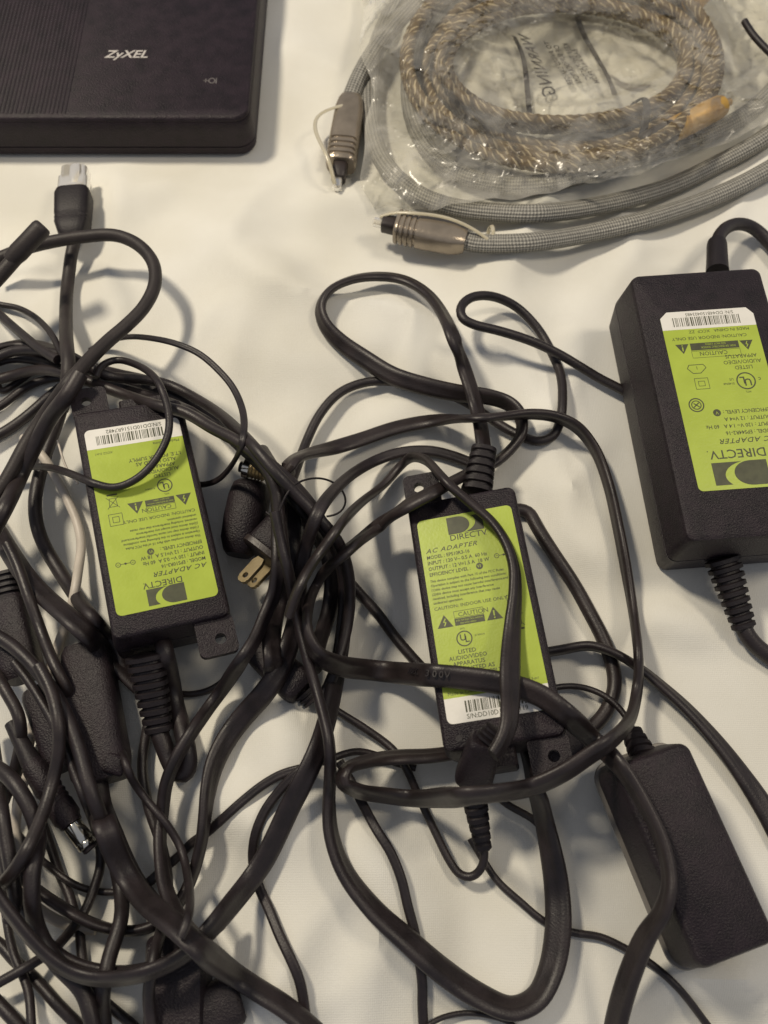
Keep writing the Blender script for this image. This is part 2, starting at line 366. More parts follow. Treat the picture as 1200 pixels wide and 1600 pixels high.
def path_px(pts, a, b, lift=None, zcap=60., dense=5., sm=6., self_lag=14, deposit=True, base=None, ends=(None,None), caps=None):
    """pts: (px,py[,width px]).  a>=b half sizes mm.  lift: list of (index, mm) minimum centre heights. Returns centreline, twist."""
    P3=np.array([(p[0],p[1],p[2] if len(p)>2 else 0) for p in pts],float)
    q=catmull(P3,dense); n=len(q)
    # index map of control points
    idx=[int(np.argmin((q[:,0]-p[0])**2+(q[:,1]-p[1])**2)) for p in P3]
    lf=np.full(n,-99.)
    if lift:
        li=sorted(lift); xs=[idx[i] for i,_ in li]; ys=[z for _,z in li]
        t=np.interp(np.arange(n),xs,ys,left=-99,right=-99); lf=t
    cp=np.full(n,999.)
    if caps:
        li=sorted((i%len(P3),z_) for i,z_ in caps); cp=np.interp(np.arange(n),[idx[i] for i,_ in li],[z_ for _,z_ in li],left=999 if li[0][0]>0 else li[0][1],right=999 if li[-1][0]<len(P3)-1 else li[-1][1])
    z=np.full(n,b)
    tw=np.zeros(n); hz=np.full(n,b); hw=np.full(n,a)
    saved=HMAP.copy()
    for it in range(3):
        HMAP[:]=saved
        c=np.array([P(q[i,0],q[i,1],z[i]) for i in range(n)])
        if a>b+.05 and P3[:,2].max()>0:
            for i in range(n):
                w=q[i,2]*1.07/pxmm(c[i])/2
                s=min(max((w*w-b*b)/(a*a-b*b),0),1); tw[i]=math.acos(math.sqrt(s))
            tw=gsmooth(tw,7)
            hz=np.sqrt((a*np.sin(tw))**2+(b*np.cos(tw))**2); hw=np.sqrt((a*np.cos(tw))**2+(b*np.sin(tw))**2)
        raw=np.zeros(n); pend=[]
        for i in range(n):
            raw[i]=hget(c[i,0],c[i,1],hw[i]*.6)+hz[i]
            pend.append(i)
            if len(pend)>self_lag:
                k=pend.pop(0)
                if it: hset(c[k,0],c[k,1],hw[k]*.7,z[k]+hz[k]*.8)
        raw=np.minimum(raw,zcap)
        raw=np.maximum(raw,lf); raw=np.minimum(raw,cp)
        if ends[0] is not None: raw[:3]=ends[0]
        if ends[1] is not None: raw[-3:]=ends[1]
        dil=raw.copy()
        for k in range(1,4): dil[k:]=np.maximum(dil[k:],raw[:-k]); dil[:-k]=np.maximum(dil[:-k],raw[k:])
        s=gsmooth(dil,sm)
        for _ in range(2): s=s+gsmooth(np.maximum(raw-s,0),sm*.5)
        z=np.minimum(np.minimum(s,zcap),np.maximum(gsmooth(np.minimum(cp,90),2),2) if caps else 999)
        if ends[0] is not None: 
            w=np.exp(-np.arange(n)/6.); z=z*(1-w)+ends[0]*w
        if ends[1] is not None:
            w=np.exp(-np.arange(n)[::-1]/6.); z=z*(1-w)+ends[1]*w
    HMAP[:]=saved
    c=np.array([P(q[i,0],q[i,1],z[i]) for i in range(n)])
    cs=gsmooth(c,1.2); cs[0]=c[0]; cs[-1]=c[-1]
    if deposit:
        for i in range(n): hset(cs[i,0],cs[i,1],hw[i]*.75,cs[i,2]+hz[i]*.85)
    return cs,tw
ZIP=dict(a=3.75,b=2.15,groove=.16)
def cable_mb(pts,a,b,groove=0.,nseg=16,**k):
    c,tw=path_px(pts,a,b,**k); return sweep(c,a,b,tw,nseg,groove=groove),c
def loose(name,pts,r,label,mat='cable',cat='cable',group='loose black cables in the tangle',flat=None,groove=None,**k):
    if flat is not None: k['nseg']=20
    a,b=(r,r) if flat is None else flat
    g=(.0 if flat is None else .30) if groove is None else groove
    mb,c=cable_mb(pts,a,b,g,**k)
    o=link(name,mb,M[mat],None,label=label,category=cat)
    if group: o['group']=group
    return o,c
GA='loose cables of the tangle on the left'; GB='loose cables round the middle adapter'
THIN=(1.75,1.1)
FLAT=(4.3,2.15)

# strain relief: ribbed sleeve along pixel path with heights
def relief_mb(p0,p1,r0,r1,n,flat=.75,gap=.28,bend=None):
    p0=np.asarray(p0,float); p1=np.asarray(p1,float)
    m=MB(); ts=[];rs=[]
    for i in range(n):
        t0=i/n; t1=(i+1-gap)/n; ra=r0+(r1-r0)*(i/n)
        for t,s in ((t0,.80),(t0+.12/n,1.),(t1-.12/n,1.),(t1,.80),((t1*1.02+.0),.72)): ts.append(min(t,1)); rs.append(ra*s)
    c=np.array([p0+(p1-p0)*t+(0 if bend is None else np.asarray(bend)*math.sin(pi*t)) for t in ts]); 
    return sweep(c,np.array(rs),np.array(rs)*flat,None,18,power=.75)
# ------------------------------------------------------------------ label print
def wsegs(m,pts,w,z,close=False):
    n=len(pts)
    for i in range(n if close else n-1):
        a=pts[i]; b=pts[(i+1)%n]; m.merge(seg2d(a[0],a[1],b[0],b[1],w,z))
def tri_sign(m,gm,cx,cy,s,z,kind):
    m.merge(flat_poly([(cx-s,cy-s*.8),(cx+s,cy-s*.8),(cx,cy+s*.85)],z))
    if kind=='bolt': wsegs(gm,[(cx+s*.12,cy+s*.35),(cx-s*.16,cy-s*.12),(cx+s*.14,cy-s*.12),(cx-s*.1,cy-s*.6)],s*.12,z+.03)
    else:
        gm.merge(seg2d(cx,cy+s*.38,cx,cy-s*.3,s*.17,z+.03)); gm.merge(seg2d(cx,cy-s*.45,cx,cy-s*.62,s*.18,z+.03))
def logo(m,x,y,w,h,z):
    """x,y top left"""
    def q(u,v): return (x+u*w,y-v*h)
    m.merge(flat_poly([q(0,1),q(.30,1)]+[q(.30+.32*math.sin(a),.5+.5*math.cos(a)) for a in np.linspace(0.05,pi-.05,18)]+[q(.30,0),q(0,0)],z))
    arc=[q(.27+.52*math.sin(a),.42+.60*math.cos(a)) for a in np.linspace(.35,2.2,16)]
    # outer corner, in strips so that it stays convex piece by piece
    for i in range(len(arc)-1):
        a,b=arc[i],arc[i+1]; 
        ax=max(a[0],x); m.merge(flat_poly([a,b,(x+w,b[1]),(x+w,a[1])] if True else [],z))
def barcode(m,x0,x1,y0,y1,z,seed):
    r=random.Random(seed); x=x0
    while x<x1:
        w=r.choice((.22,.22,.4,.6)); m.merge(flat_poly([(x,y0),(min(x+w,x1),y0),(min(x+w,x1),y1),(x,y1)],z)); x+=w+r.choice((.25,.3,.45,.6))
FCC=['This device complies with Part 15 of the FCC Rules.','Operation is subject to the following two conditions:','(1)this device may not cause harmful interference,and','(2)this device must accept any interference','received, including interference that may cause','undesired operation.']
def label_small(parent,R,t,sn):
    w,h=37.5,80.; z0=.12
    def U(u): return u-w/2
    def V(v): return h/2-v*80/81
    out=rrect(w/2,h/2,2.2,5)
    lab=loft([(out,0.02),(out,z0)]); lab.xf(R,t); lo=link('label',lab,M['green'],parent)
    yb=V(71.8)
    ow=[p for p in rrect(w/2,h/2,2.2,5) if p[1]<yb]
    wp=[(w/2,yb),(-w/2,yb)]+[p for p in rrect(w/2,h/2,2.2,5) if p[1]<yb and p[0]<0]+[p for p in rrect(w/2,h/2,2.2,5) if p[1]<yb and p[0]>0]
    link('serial_strip',flat_poly(wp,z0+.03).xf(R,t),M['white'],lo,smooth=False)
    I=MB(); G=MB(); z=z0+.05
    logo(I,U(11.7),V(.9),14,7.2,z)
    I.merge(text_mb('DIRECTV',2.45,U(11.8),V(10.8),z,wide=1.08,bold=.02)); I.merge(text_mb('.',2.4,U(25.6),V(10.8),z))
    I.merge(text_mb('AC ADAPTER',1.9,U(1.8),V(14.4),z,shear=.35,wide=1.15,spacing=1.15,bold=.02))
    for s,v,sz in (('MODEL : EPS10R3-16',16.9,1.45),('INPUT : 120 V~ 0.5 A  60 Hz',19.3,1.5),('OUTPUT : 12 V=1.5 A  18 W',21.7,1.5),('EFFICIENCY LEVEL :',24.1,1.45)):
        I.merge(text_mb(s,sz,U(1.8),V(v),z,wide=.93,bold=.03))
    I.merge(ring2d(U(21.3),V(23.2),0,1.35,z,20)); G.merge(text_mb('VI',1.3,U(20.3),V(23.75),z+.03))
    for cx in (28.4,33.8): I.merge(ring2d(U(cx),V(20.3),.75,.98,z,18)); I.merge(seg2d(U(cx)-.4,V(20.3),U(cx)+.4,V(20.3),.2,z))
    I.merge(ring2d(U(31.1),V(20.3),0,.45,z,12)); I.merge(seg2d(U(29.4),V(20.3),U(32.8),V(20.3),.2,z))
    for i,s in enumerate(FCC): I.merge(text_mb(s,1.0,U(1.6),V(26.6+1.78*i),z,shear=.15,wide=.98,bold=.02))
    I.merge(text_mb('CAUTION: INDOOR USE ONLY',1.3,U(1.6),V(38.0),z,wide=1.1,bold=.01))
    tri_sign(I,G,U(4.8),V(42.8),3.0,z,'bolt'); tri_sign(I,G,U(23.4),V(42.8),3.0,z,'bang')
    wsegs(I,[(U(8.6),V(39.6)),(U(19.6),V(39.6)),(U(19.6),V(42.2)),(U(8.6),V(42.2))],.16,z,True)
    I.merge(text_mb('CAUTION',1.75,U(10.1),V(41.8),z,wide=1.05)); I.merge(flat_poly([(U(8.5),V(45.2)),(U(19.7),V(45.2)),(U(19.7),V(42.5)),(U(8.5),V(42.5))],z))
    G.merge(text_mb('RISK OF ELECTRIC SHOCK',.62,U(9),V(43.6),z+.03)); G.merge(text_mb('DO NOT OPEN',.62,U(10.5),V(44.8),z+.03))
    I.merge(ring2d(U(11),V(50.5),2.55,3.0,z)); I.merge(text_mb('U',2.5,U(9.3),V(51.2),z,bold=.06)); I.merge(text_mb('L',2.5,U(11.1),V(52.0),z,bold=.06))
    I.merge(text_mb('E190414',.75,U(15),V(50.3),z)); I.merge(text_mb('MTL',.75,U(10),V(47.0),z))
    for i,s in enumerate(('LISTED','AUDIO/VIDEO','APPARATUS','ALSO LISTED AS','I.T.E. POWER SUPPLY')): I.merge(text_mb(s,1.6,U(11.2 if i<3 else 12.4),V(56.0+2.2*i),z,align='CENTER',bold=.02))
    # crossed bin and double square
    wsegs(I,[(U(29),V(41.8)),(U(34),V(41.8)),(U(34),V(36.8)),(U(29),V(36.8))],.2,z,True); wsegs(I,[(U(30.3),V(40.5)),(U(32.7),V(40.5)),(U(32.7),V(38.1)),(U(30.3),V(38.1))],.2,z,True)
    wsegs(I,[(U(30),V(45.)),(U(33),V(45.)),(U(32.7),V(48.6)),(U(30.3),V(48.6))],.2,z,True); wsegs(I,[(U(29.2),V(44.3)),(U(33.8),V(49.2))],.2,z); wsegs(I,[(U(33.8),V(44.3)),(U(29.2),V(49.2))],.2,z)
    I.merge(flat_poly([(U(29.4),V(50.6)),(U(33.4),V(50.6)),(U(33.4),V(49.9)),(U(29.4),V(49.9))],z))
    I.merge(text_mb('Made in China',1.25,U(1.6),V(70.8),z,wide=1.05)); I.merge(text_mb('XCC2 3-in1',1.0,U(28),V(69.8),z,shear=.2))
    I.merge(text_mb('S/N:'+sn,1.75,U(7.2),V(79.9),z,wide=.95,bold=.015))
    bc=MB(); barcode(bc,U(7.2),U(33.5),V(77.6),V(73.4),z,11)
    link('lettering',I.xf(R,t),M['ink'],lo,smooth=False); link('cut_out_print',G.xf(R,t),M['green'],lo,smooth=False,kind='stuff'); link('barcode',bc.xf(R,t),M['ink'],lo,smooth=False)
def ear(x0,x1,y0,y1,hx,hy,r,z0,z1,R,t,parent):
    cx,cy=(x0+x1)/2,(y0+y1)/2; n=24
    a0=rrect((x1-x0)/2,(y1-y0)/2,2.4,5,cx,cy); a=[]
    for i in range(len(a0)):
        p_,q_=np.array(a0[i]),np.array(a0[(i+1)%len(a0)]); m_=max(1,int(np.linalg.norm(q_-p_)/1.0))
        a+=[tuple(p_+(q_-p_)*k/m_) for k in range(m_)]
    # outline sampled by angle about the hole
    n=len(a); m=MB(); v=[];f=[]
    for p in a:
        th=math.atan2(p[1]-hy,p[0]-hx); c=(hx+r*math.cos(th),hy+r*math.sin(th))
        v+=[(p[0],p[1],z1),(c[0],c[1],z1),(c[0],c[1],z0),(p[0],p[1],z0)]
    for i in range(n):
        j=(i+1)%n
        for k in range(4): f.append((4*i+k,4*j+k,4*j+(k+1)%4,4*i+(k+1)%4))
    m.add(v,f); m.xf(R,t); link('mounting_ear',m,M['plastic'],parent)
def adapter_small(pose,label,sn,group):
    R=rot(*[math.radians(q) for q in pose[0]]); t=np.array(pose[1]); T=28.
    rt=root('power_adapter',t-R@np.array([0,0,T]),label,'power adapter',group)
    cy=-.5; A=lambda d,r=3.2:rrect(22.3-d,49.5-d,r,5,0,cy)
    body=loft([(A(1.6),-T),(A(.5),-T+1.2),(A(.1),-14.4),(A(.7),-14.2),(A(.7),-13.7),(A(.0),-13.5),(A(.7),-1.6),(A(1.2,2.6),-.5),(A(2.2,2.2),0)])
    link('body',body.xf(R,t),M['plastic'],rt)
    ear(-22,-7.5,47,62,-16,56,2.1,-5.5,-2.5,R,t,rt); ear(7.5,22,-62,-48,15.9,-55.5,2.1,-5.5,-2.5,R,t,rt)
    # socket hood at the barcode end with dark opening
    hood=loft([(rrect(9,4,1.5,4,-6,-52),-24),(rrect(9.4,4.4,1.5,4,-6,-52),-22),(rrect(9.4,4.4,1.5,4,-6,-52),-7),(rrect(8.6,3.8,1.5,4,-6,-52),-6)])
    link('socket_hood',hood.xf(R,t),M['plastic2'],rt)
    sc=loft([(rrect(1.2,1.2,1.1,4,-15.5,-45.2),-.05),(rrect(1.2,1.2,1.1,4,-15.5,-45.2),.12)]); link('screw',sc.xf(R,t),M['rubber'],rt)
    label_small(rt,R,t,sn)
    deposit_quad([R@np.array([x,y,0])+t for x,y in ((-22,-50),(22,-50),(22,49),(-22,49))])
    deposit_quad([R@np.array([x,y,-2.5])+t for x,y in ((-22,49),(-7.5,49),(-7.5,62),(-22,62))])
    deposit_quad([R@np.array([x,y,-2.5])+t for x,y in ((7.5,-62),(22,-62),(22,-49),(7.5,-49))])
    return rt,R,t
def child_cord(name,parent,pts,a,b,mat='cable',groove=0.,**k):
    mb,c=cable_mb(pts,a,b,groove,**k); return link(name,mb,M[mat],parent),c

# ================================================================== cables that lie lowest, on the cloth
loose('thin_cable',[(530,1190),(545,1215),(567,1257),(588,1296),(610,1331),(627,1373),(637,1415),(648,1457),(656,1505),(660,1541),(660,1570),(663,1620)],0,'thin twin cable from the ring cable down to the bottom edge, under the big loop',flat=(1.8,1.2),group=GB)
loose('thin_cable',[(735,1310),(756,1345),(777,1376),(812,1408),(851,1440),(895,1457),(938,1464),(981,1484),(1019,1507),(1062,1546),(1101,1596),(1115,1615)],1.35,'thin round cable running from below the middle adapter to the bottom right corner',group=GB)
loose('thin_cable',[(660,1612),(676,1597),(697,1588),(725,1583),(760,1586),(795,1597),(815,1615)],.95,'very thin cable arching along the bottom edge under the big loop',group=None)
loose('thin_cable',[(760,1225),(788,1254),(812,1268),(833,1280),(850,1300),(862,1330)],1.4,'short thin cable peeping out below the right end of the ring cable',group=None)
loose('black_cable',[(790,800),(812,796),(826,800),(837,820),(862,860),(895,910),(920,955),(943,1000),(957,1040),(960,1075),(948,1110),(925,1137),(890,1160),(850,1180)],2.9,'round black cable running down along the right side of the middle adapter',mat='cable2',group=GB,zcap=9)
loose('black_cable',[(430,742),(455,780),(480,820),(505,858),(530,890),(560,925),(590,958),(613,990),(640,1022),(668,1052),(700,1080)],2.2,'round cable running diagonally down right under the middle adapter',group=GB,zcap=9)
loose('thin_cable',[(-20,540),(3,612),(17,604),(35,592),(52,580),(80,575),(120,580)],1.6,'thin cable at the left edge, highest of the short strands fanning under the knot',group=GA)
loose('thin_cable',[(-20,645),(0,635),(13,626),(32,611),(55,598),(90,590),(130,590)],1.9,'thin cable at the left edge, middle one of the short strands fanning under the knot',group=GA)
loose('black_cable',[(-20,690),(18,668),(45,648),(75,622),(105,600),(140,590)],2.5,'thicker cable at the left edge, lowest of the short strands fanning under the knot',group=GA)
loose('black_cable',[(-20,1462),(0,1475),(22,1500),(45,1520),(70,1547),(95,1575),(120,1600),(135,1620)],2.0,'straight black cable crossing the bottom left corner diagonally',group=GA)
loose('black_cable',[(-20,1550),(0,1570),(25,1597),(45,1620)],2.2,'short piece of cable in the extreme bottom left corner',group=GA)
loose('thin_cable',[(-8,1340),(2,1380),(8,1420),(14,1458),(23,1495),(35,1522),(45,1552),(49,1600),(50,1620)],1.55,'thin cable running down the left edge to the bottom',group=GA)
loose('thin_cable',[(60,1270),(80,1325),(95,1370),(107,1395),(115,1420),(124,1450),(127,1485),(135,1525),(150,1552),(175,1575),(205,1600),(220,1615)],1.75,'cable curving down the lower left towards the black wall plug',group=GA)
loose('thin_cable',[(-15,1250),(10,1280),(32,1308),(52,1332),(75,1352),(100,1372),(125,1386),(155,1393),(185,1394),(215,1389),(240,1376)],1.25,'thin cable sagging in a shallow arc below the silver-tipped plug',group=GA)
loose('thin_cable',[(465,1202),(490,1194),(505,1190),(535,1179),(557,1174),(585,1179),(612,1190),(650,1200)],1.4,'short thin cable hump left of the foot of the middle adapter',group=None)
loose('thin_cable',[(480,1199),(440,1210),(410,1227),(375,1255),(345,1282),(322,1302),(302,1315),(277,1340),(252,1360),(235,1377),(205,1395)],0,'thin twin cable running down left from the middle of the tangle to the bundle crossing',flat=(1.75,1.15),group=GB)
loose('thin_cable',[(510,1175),(490,1190),(465,1207),(440,1232),(415,1265),(400,1300),(395,1330),(396,1352),(405,1387),(420,1420),(437,1462),(455,1500),(468,1532),(475,1570),(479,1615)],0,'thin twin cable bowing left then dropping to the bottom edge between the wide cords',flat=(1.85,1.3),group=GB)
loose('thin_cable',[(150,1215),(162,1232),(175,1270),(188,1300),(200,1330),(220,1370),(240,1397),(262,1420)],1.15,'thinnest cable of the pair running down right from the big dark connector',group=None)
loose('thin_cable',[(235,1040),(255,1072),(290,1085),(330,1077),(357,1056),(372,1030)],1.3,'short arc of thin cable just below the bottom edge of the left adapter',group=None)

# ================================================================== power adapters
cA,RA,tA=adapter_small(((-.45,-10.77,196.64),(-91.55,127.25,36.3)),'black slim power adapter with lime label upside down, under the cables at left','DD10D1516R7482','slim power adapters with lime labels')
cB,RB,tB=adapter_small(((-2.13,-9.68,7.39),(36.1,87.9,34.6)),'black slim power adapter with lime label upright, in the middle under crossing cords','DD10D1506R3119','slim power adapters with lime labels')

# right, larger adapter
RC=rot(*[math.radians(q) for q in (-2.43,.36,184.4)]); tC=np.array([139.9,176.7,40.7]); TC=38.
cC=root('power_adapter',tC-RC@np.array([0,0,TC]),'large thick black power adapter with lime label upside down, at right edge','power adapter')
LC=lambda d,r=4.:rrect(30.2-d,62.8-d,r,6,0,0)
link('body',loft([(LC(2.5),-TC),(LC(1.0),-TC+2),(LC(.0),-20.6),(LC(.5),-20.4),(LC(.5),-19.9),(LC(0),-19.7),(LC(1.6),-2.),(LC(2.2,3.4),-.6),(LC(3.4,3),0)]).xf(RC,tC),M['plastic'],cC)
def label_large(parent,R,t):
    w,h=40.,82.; z0=.12
    U=lambda u:u-w/2; V=lambda v:h/2-v
    oc=rrect(w/2,h/2,2.,5); 
    # clipped corners at the serial end
    out=[p for p in oc if p[1]>0][:12]+[(-w/2,-h/2+3.2),(-w/2+2.6,-h/2),(w/2-3.2,-h/2),(w/2,-h/2+3.0)]
    lo=link('label',loft([(out,.02),(out,z0)]).xf(R,t),M['green'],parent)
    yb=V(73.2)
    link('serial_strip',flat_poly([(w/2,yb),(-w/2,yb),(-w/2,-h/2+3.2),(-w/2+2.6,-h/2),(w/2-3.2,-h/2),(w/2,-h/2+3.0)],z0+.03).xf(R,t),M['white'],lo,smooth=False)
    I=MB();G=MB();z=z0+.05
    logo(I,U(10.8),V(1.2),22,10.5,z)
    I.merge(text_mb('DIRECTV',3.9,U(9.8),V(16.8),z,wide=1.05,bold=.03)); I.merge(text_mb('.',3,U(32.8),V(16.8),z))
    I.merge(text_mb('AC ADAPTER',2.2,U(4),V(21.6),z,shear=.35,wide=1.15,spacing=1.15,bold=.02))
    for s,v in (('MODEL : EPS44R2-16',24.8),('INPUT : 120 V~ 1.4 A   60 Hz',27.9),('OUTPUT : 12 V=4 A',31.0),('EFFICIENCY LEVEL :',34.2)): I.merge(text_mb(s,1.7,U(4),V(v),z,wide=.95,bold=.02))
    I.merge(ring2d(U(25.6),V(33.4),0,1.6,z,20)); G.merge(text_mb('V',1.5,U(25.0),V(34.0),z+.03))
    cx,cy=U(33.2),V(37.5)
    I.merge(ring2d(cx,cy,2.7,3.2,z)); I.merge(ring2d(cx,cy,1.7,2.1,z)); wsegs(I,[(cx-1.2,cy-1),(cx+1.2,cy+1)],.45,z); wsegs(I,[(cx-1.2,cy+1),(cx+1,cy-.8)],.45,z)
    cx,cy=U(10.5),V(47)
    I.merge(ring2d(cx,cy,3.45,4.,z)); I.merge(text_mb('U',3.3,cx-2.3,cy-.9,z,bold=.08)); I.merge(text_mb('L',3.3,cx+.2,cy-1.9,z,bold=.08)); I.merge(text_mb('c',2.,cx-6.4,cy-1.2,z))
    I.merge(text_mb('E148968',.95,cx+5,cy+.4,z)); I.merge(text_mb('US',1.1,cx+5,cy-1.6,z)); I.merge(text_mb('MTL',.9,cx-1,cy+4.6,z))
    for i,s in enumerate(('LISTED','AUDIO/VIDEO','APPARATUS')): I.merge(text_mb(s,1.8,cx-.5,V(54.2+2.7*i),z,align='CENTER'))
    wsegs(I,[(U(26),V(49.6)),(U(31.6),V(49.6)),(U(31.6),V(44.6)),(U(26),V(44.6))],.2,z,True); wsegs(I,[(U(27.6),V(48.2)),(U(30.2),V(48.2)),(U(30.2),V(46)),(U(27.6),V(46))],.2,z,True)
    wsegs(I,[(U(26.5),V(56.)),(U(32.5),V(56.)),(U(33.4),V(54.4)),(U(31.4),V(52.)),(U(28.2),V(52.)),(U(25.6),V(54.4))],.28,z,True); wsegs(I,[(U(29.4),V(55.2)),(U(29.4),V(53.8))],.2,z)
    wsegs(I,[(U(9.6),V(62.4)),(U(30),V(62.4)),(U(30),V(59.2)),(U(9.6),V(59.2))],.14,z,True); I.merge(text_mb('CAUTION',1.9,U(15),V(61.9),z))
    I.merge(flat_poly([(U(9.6),V(66.2)),(U(30),V(66.2)),(U(30),V(62.8)),(U(9.6),V(62.8))],z)); G.merge(text_mb('RISK OF ELECTRIC SHOCK',.9,U(11),V(64.4),z+.03)); G.merge(text_mb('DO NOT OPEN',.9,U(15),V(65.8),z+.03))
    tri_sign(I,G,U(6.2),V(63.8),2.8,z,'bolt'); tri_sign(I,G,U(33.4),V(63.8),2.8,z,'bang')
    I.merge(text_mb('CAUTION: INDOOR USE ONLY',1.5,U(5.2),V(69.4),z,wide=1.1)); I.merge(text_mb('MADE IN CHINA   XCCF  ZZ',1.4,U(3.5),V(72.4),z,wide=1.05))
    I.merge(text_mb('S/N: DD44B150403485',1.6,U(8.4),V(81),z,wide=.98))
    bc=MB(); barcode(bc,U(6.4),U(35.4),V(79.0),V(74.6),z,5)
    link('lettering',I.xf(R,t),M['ink'],lo,smooth=False); link('cut_out_print',G.xf(R,t),M['green'],lo,smooth=False,kind='stuff'); link('barcode',bc.xf(R,t),M['ink'],lo,smooth=False)
label_large(cC,RC,tC)
deposit_quad([RC@np.array([x,y,0])+tC for x,y in ((-30,-62),(30,-62),(30,62),(-30,62))])
link('strain_relief',relief_mb(P(1128,872,17),P(1164,985,7),7.2,4.6,9,.7),M['rubber'],cC)
child_cord('cord',cC,[(1158,970),(1166,990),(1180,1008),(1200,1024),(1230,1045),(1280,1070)],3.4,3.4,ends=(7,None))
link('cord_boot',tube_prof(P(1121,425,22),P(1120,378,20),[(0,5.2),(.3,4.9),(.9,4.6),(1,4.2)],18),M['rubber'],cC)
child_cord('cord',cC,[(1120,392),(1121,374),(1131,358),(1148,350),(1166,351),(1184,361),(1204,382),(1225,410),(1260,450)],3.1,3.1,ends=(19,None))
# middle adapter: output relief at the top right, thin output cord at the foot
link('strain_relief',relief_mb(P(744,772,21),P(757,697,20),6.6,5.2,6,.8),M['rubber'],cB)
link('strain_relief',relief_mb(P(738,1228,20),P(756,1330,7),5.0,2.9,7,.8),M['rubber'],cB)
child_cord('thin_cord',cB,[(756,1322),(757,1338),(751,1359),(735,1371),(718,1366),(700,1341),(683,1306),(665,1268),(650,1235),(637,1205),(615,1172),(570,1138),(525,1110),(500,1092),(470,1078)],1.55,1.55,ends=(7,None))
# left adapter: ribbed relief and bent cord
link('strain_relief',relief_mb(P(226,1022,24),P(250,1146,10),7.4,5.2,9,.7),M['rubber'],cA)
child_cord('cord',cA,[(246,1138),(256,1165),(266,1190),(277,1208),(288,1210),(294,1196),(292,1170),(285,1140),(275,1105),(268,1065),(258,1020),(250,985)],3.5,3.5,ends=(10,4))

# black brick at the bottom right
q=[P(1064,1158,33),P(1226,1462,33),P(1086,1526,33),P(970,1196,33)]
ctr=sum(q)/4; ax=((q[1]-q[0])+(q[2]-q[3]))/2; hy=np.linalg.norm(ax)/2; ax/=np.linalg.norm(ax); hx=(abs(np.dot(q[0]-q[3],[-ax[1],ax[0],0]))+abs(np.dot(q[1]-q[2],[-ax[1],ax[0],0])))/4
an=math.atan2(ax[1],ax[0])+pi/2; RD=rot(0,0,an); tD=np.array([ctr[0],ctr[1],0])
cD=root('power_brick',tD,'plain black unlabelled power brick with rounded shell at the lower right corner','power adapter')
D=lambda d,r=5.:rrect(hx-d,hy-d,r,7)
link('upper_shell',loft([(D(-1.6,6),11.5),(D(-2.0,6),14),(D(-1.2,5),22),(D(-.2,4),30.5),(D(.5,3.6),32.3),(D(1.5,3),33)]).xf(RD,tD),M['plastic'],cD)
link('lit_lip_strip',loft([(D(-2.9,7.2),10.3),(D(-3.2,7.4),10.9),(D(-2.9,7.2),11.5)]).xf(RD,tD),M['lit_lip'],cD)  # thin strip painting the light that the lower shell's edge catches
link('lower_shell',loft([(D(4.5,5),0),(D(1.5,6),2.5),(D(-.9,7),8),(D(-1.2,7),10.7)]).xf(RD,tD),M['plastic2'],cD)
deposit_quad([RD@np.array([x,y,33])+tD for x,y in ((-hx,-hy),(hx,-hy),(hx,hy),(-hx,hy))])
link('strain_relief',relief_mb(P(1012,1195,18),P(985,1140,9),5.6,3.6,5,.8),M['rubber'],cD)
child_cord('thin_cord',cD,[(992,1150),(985,1132),(969,1108),(946,1088),(919,1076),(892,1072),(865,1075),(840,1085)],1.25,1.25,ends=(9,6))

# ================================================================== router
cR=root('router',(-184,455,0),'black box router with silver lettering and ribbed lid at the top left','router')
RT=24.
def RR(d,r=9.): return rrect(116-d,107-d,max(r-d*.6,2),7,-184,455)
link('case',loft([(RR(2.5),.8),(RR(.6),1.6),(RR(0),4),(RR(.1),6.3),(RR(.5),6.5),(RR(.5),6.9),(RR(.1),7.1),(RR(.2),16),(RR(.5),20.5),(RR(1.0),21.6)]),M['router'],cR)
lid=loft([(RR(1.2),21.7),(RR(1.3),22.6),(RR(1.7),23.4),(RR(2.6,8),RT)]); link('lid',lid,M['router'],cR)
deposit_quad([(-300,350,28),(-69,350,28),(-69,560,28),(-300,560,28)])
rb=MB()
for i in range(66):
    x=-300+i*2.1
    y0=352.2
    if P(172,187,RT)[0]<x: break
    rb.add([(x,y0,RT),(x+1.4,y0,RT),(x+1.1,y0+.5,RT+.3),(x+.3,y0+.5,RT+.3),(x,557,RT),(x+1.4,557,RT),(x+1.1,557,RT+.3),(x+.3,557,RT+.3)],
           [(0,1,2,3),(4,7,6,5),(0,3,7,4),(1,5,6,2),(3,2,6,7)])
link('lid_ribs',rb,M['router'],cR,smooth=False,kind='stuff')
p=P(163,90,RT+.1); sc=P(231,88,RT)[0]-p[0]
tm=text_mb('ZyXEL',5.6,0,0,0,shear=.28,wide=1.12,bold=.16); v=np.concatenate(tm.v); tm.xf(np.eye(3)*np.array([sc/v[:,0].max(),1,1]),p+np.array([0,0,.05])); link('lettering',tm,M['silver_ink'],cR,smooth=False)
p=P(331,126,RT+.12); sy=MB(); sy.merge(ring2d(p[0],p[1],1.3,1.75,p[2],18,1.15)); sy.merge(seg2d(p[0]-4.4,p[1],p[0]-1.6,p[1],.45,p[2])); sy.merge(seg2d(p[0]+2.3,p[1]-2.,p[0]+2.3,p[1]+2.,.45,p[2])); sy.merge(seg2d(p[0]-3.2,p[1]-1.4,p[0]-3.2,p[1]+1.4,.4,p[2]))
link('port_symbol',sy,M['grey_ink'],cR,smooth=False)

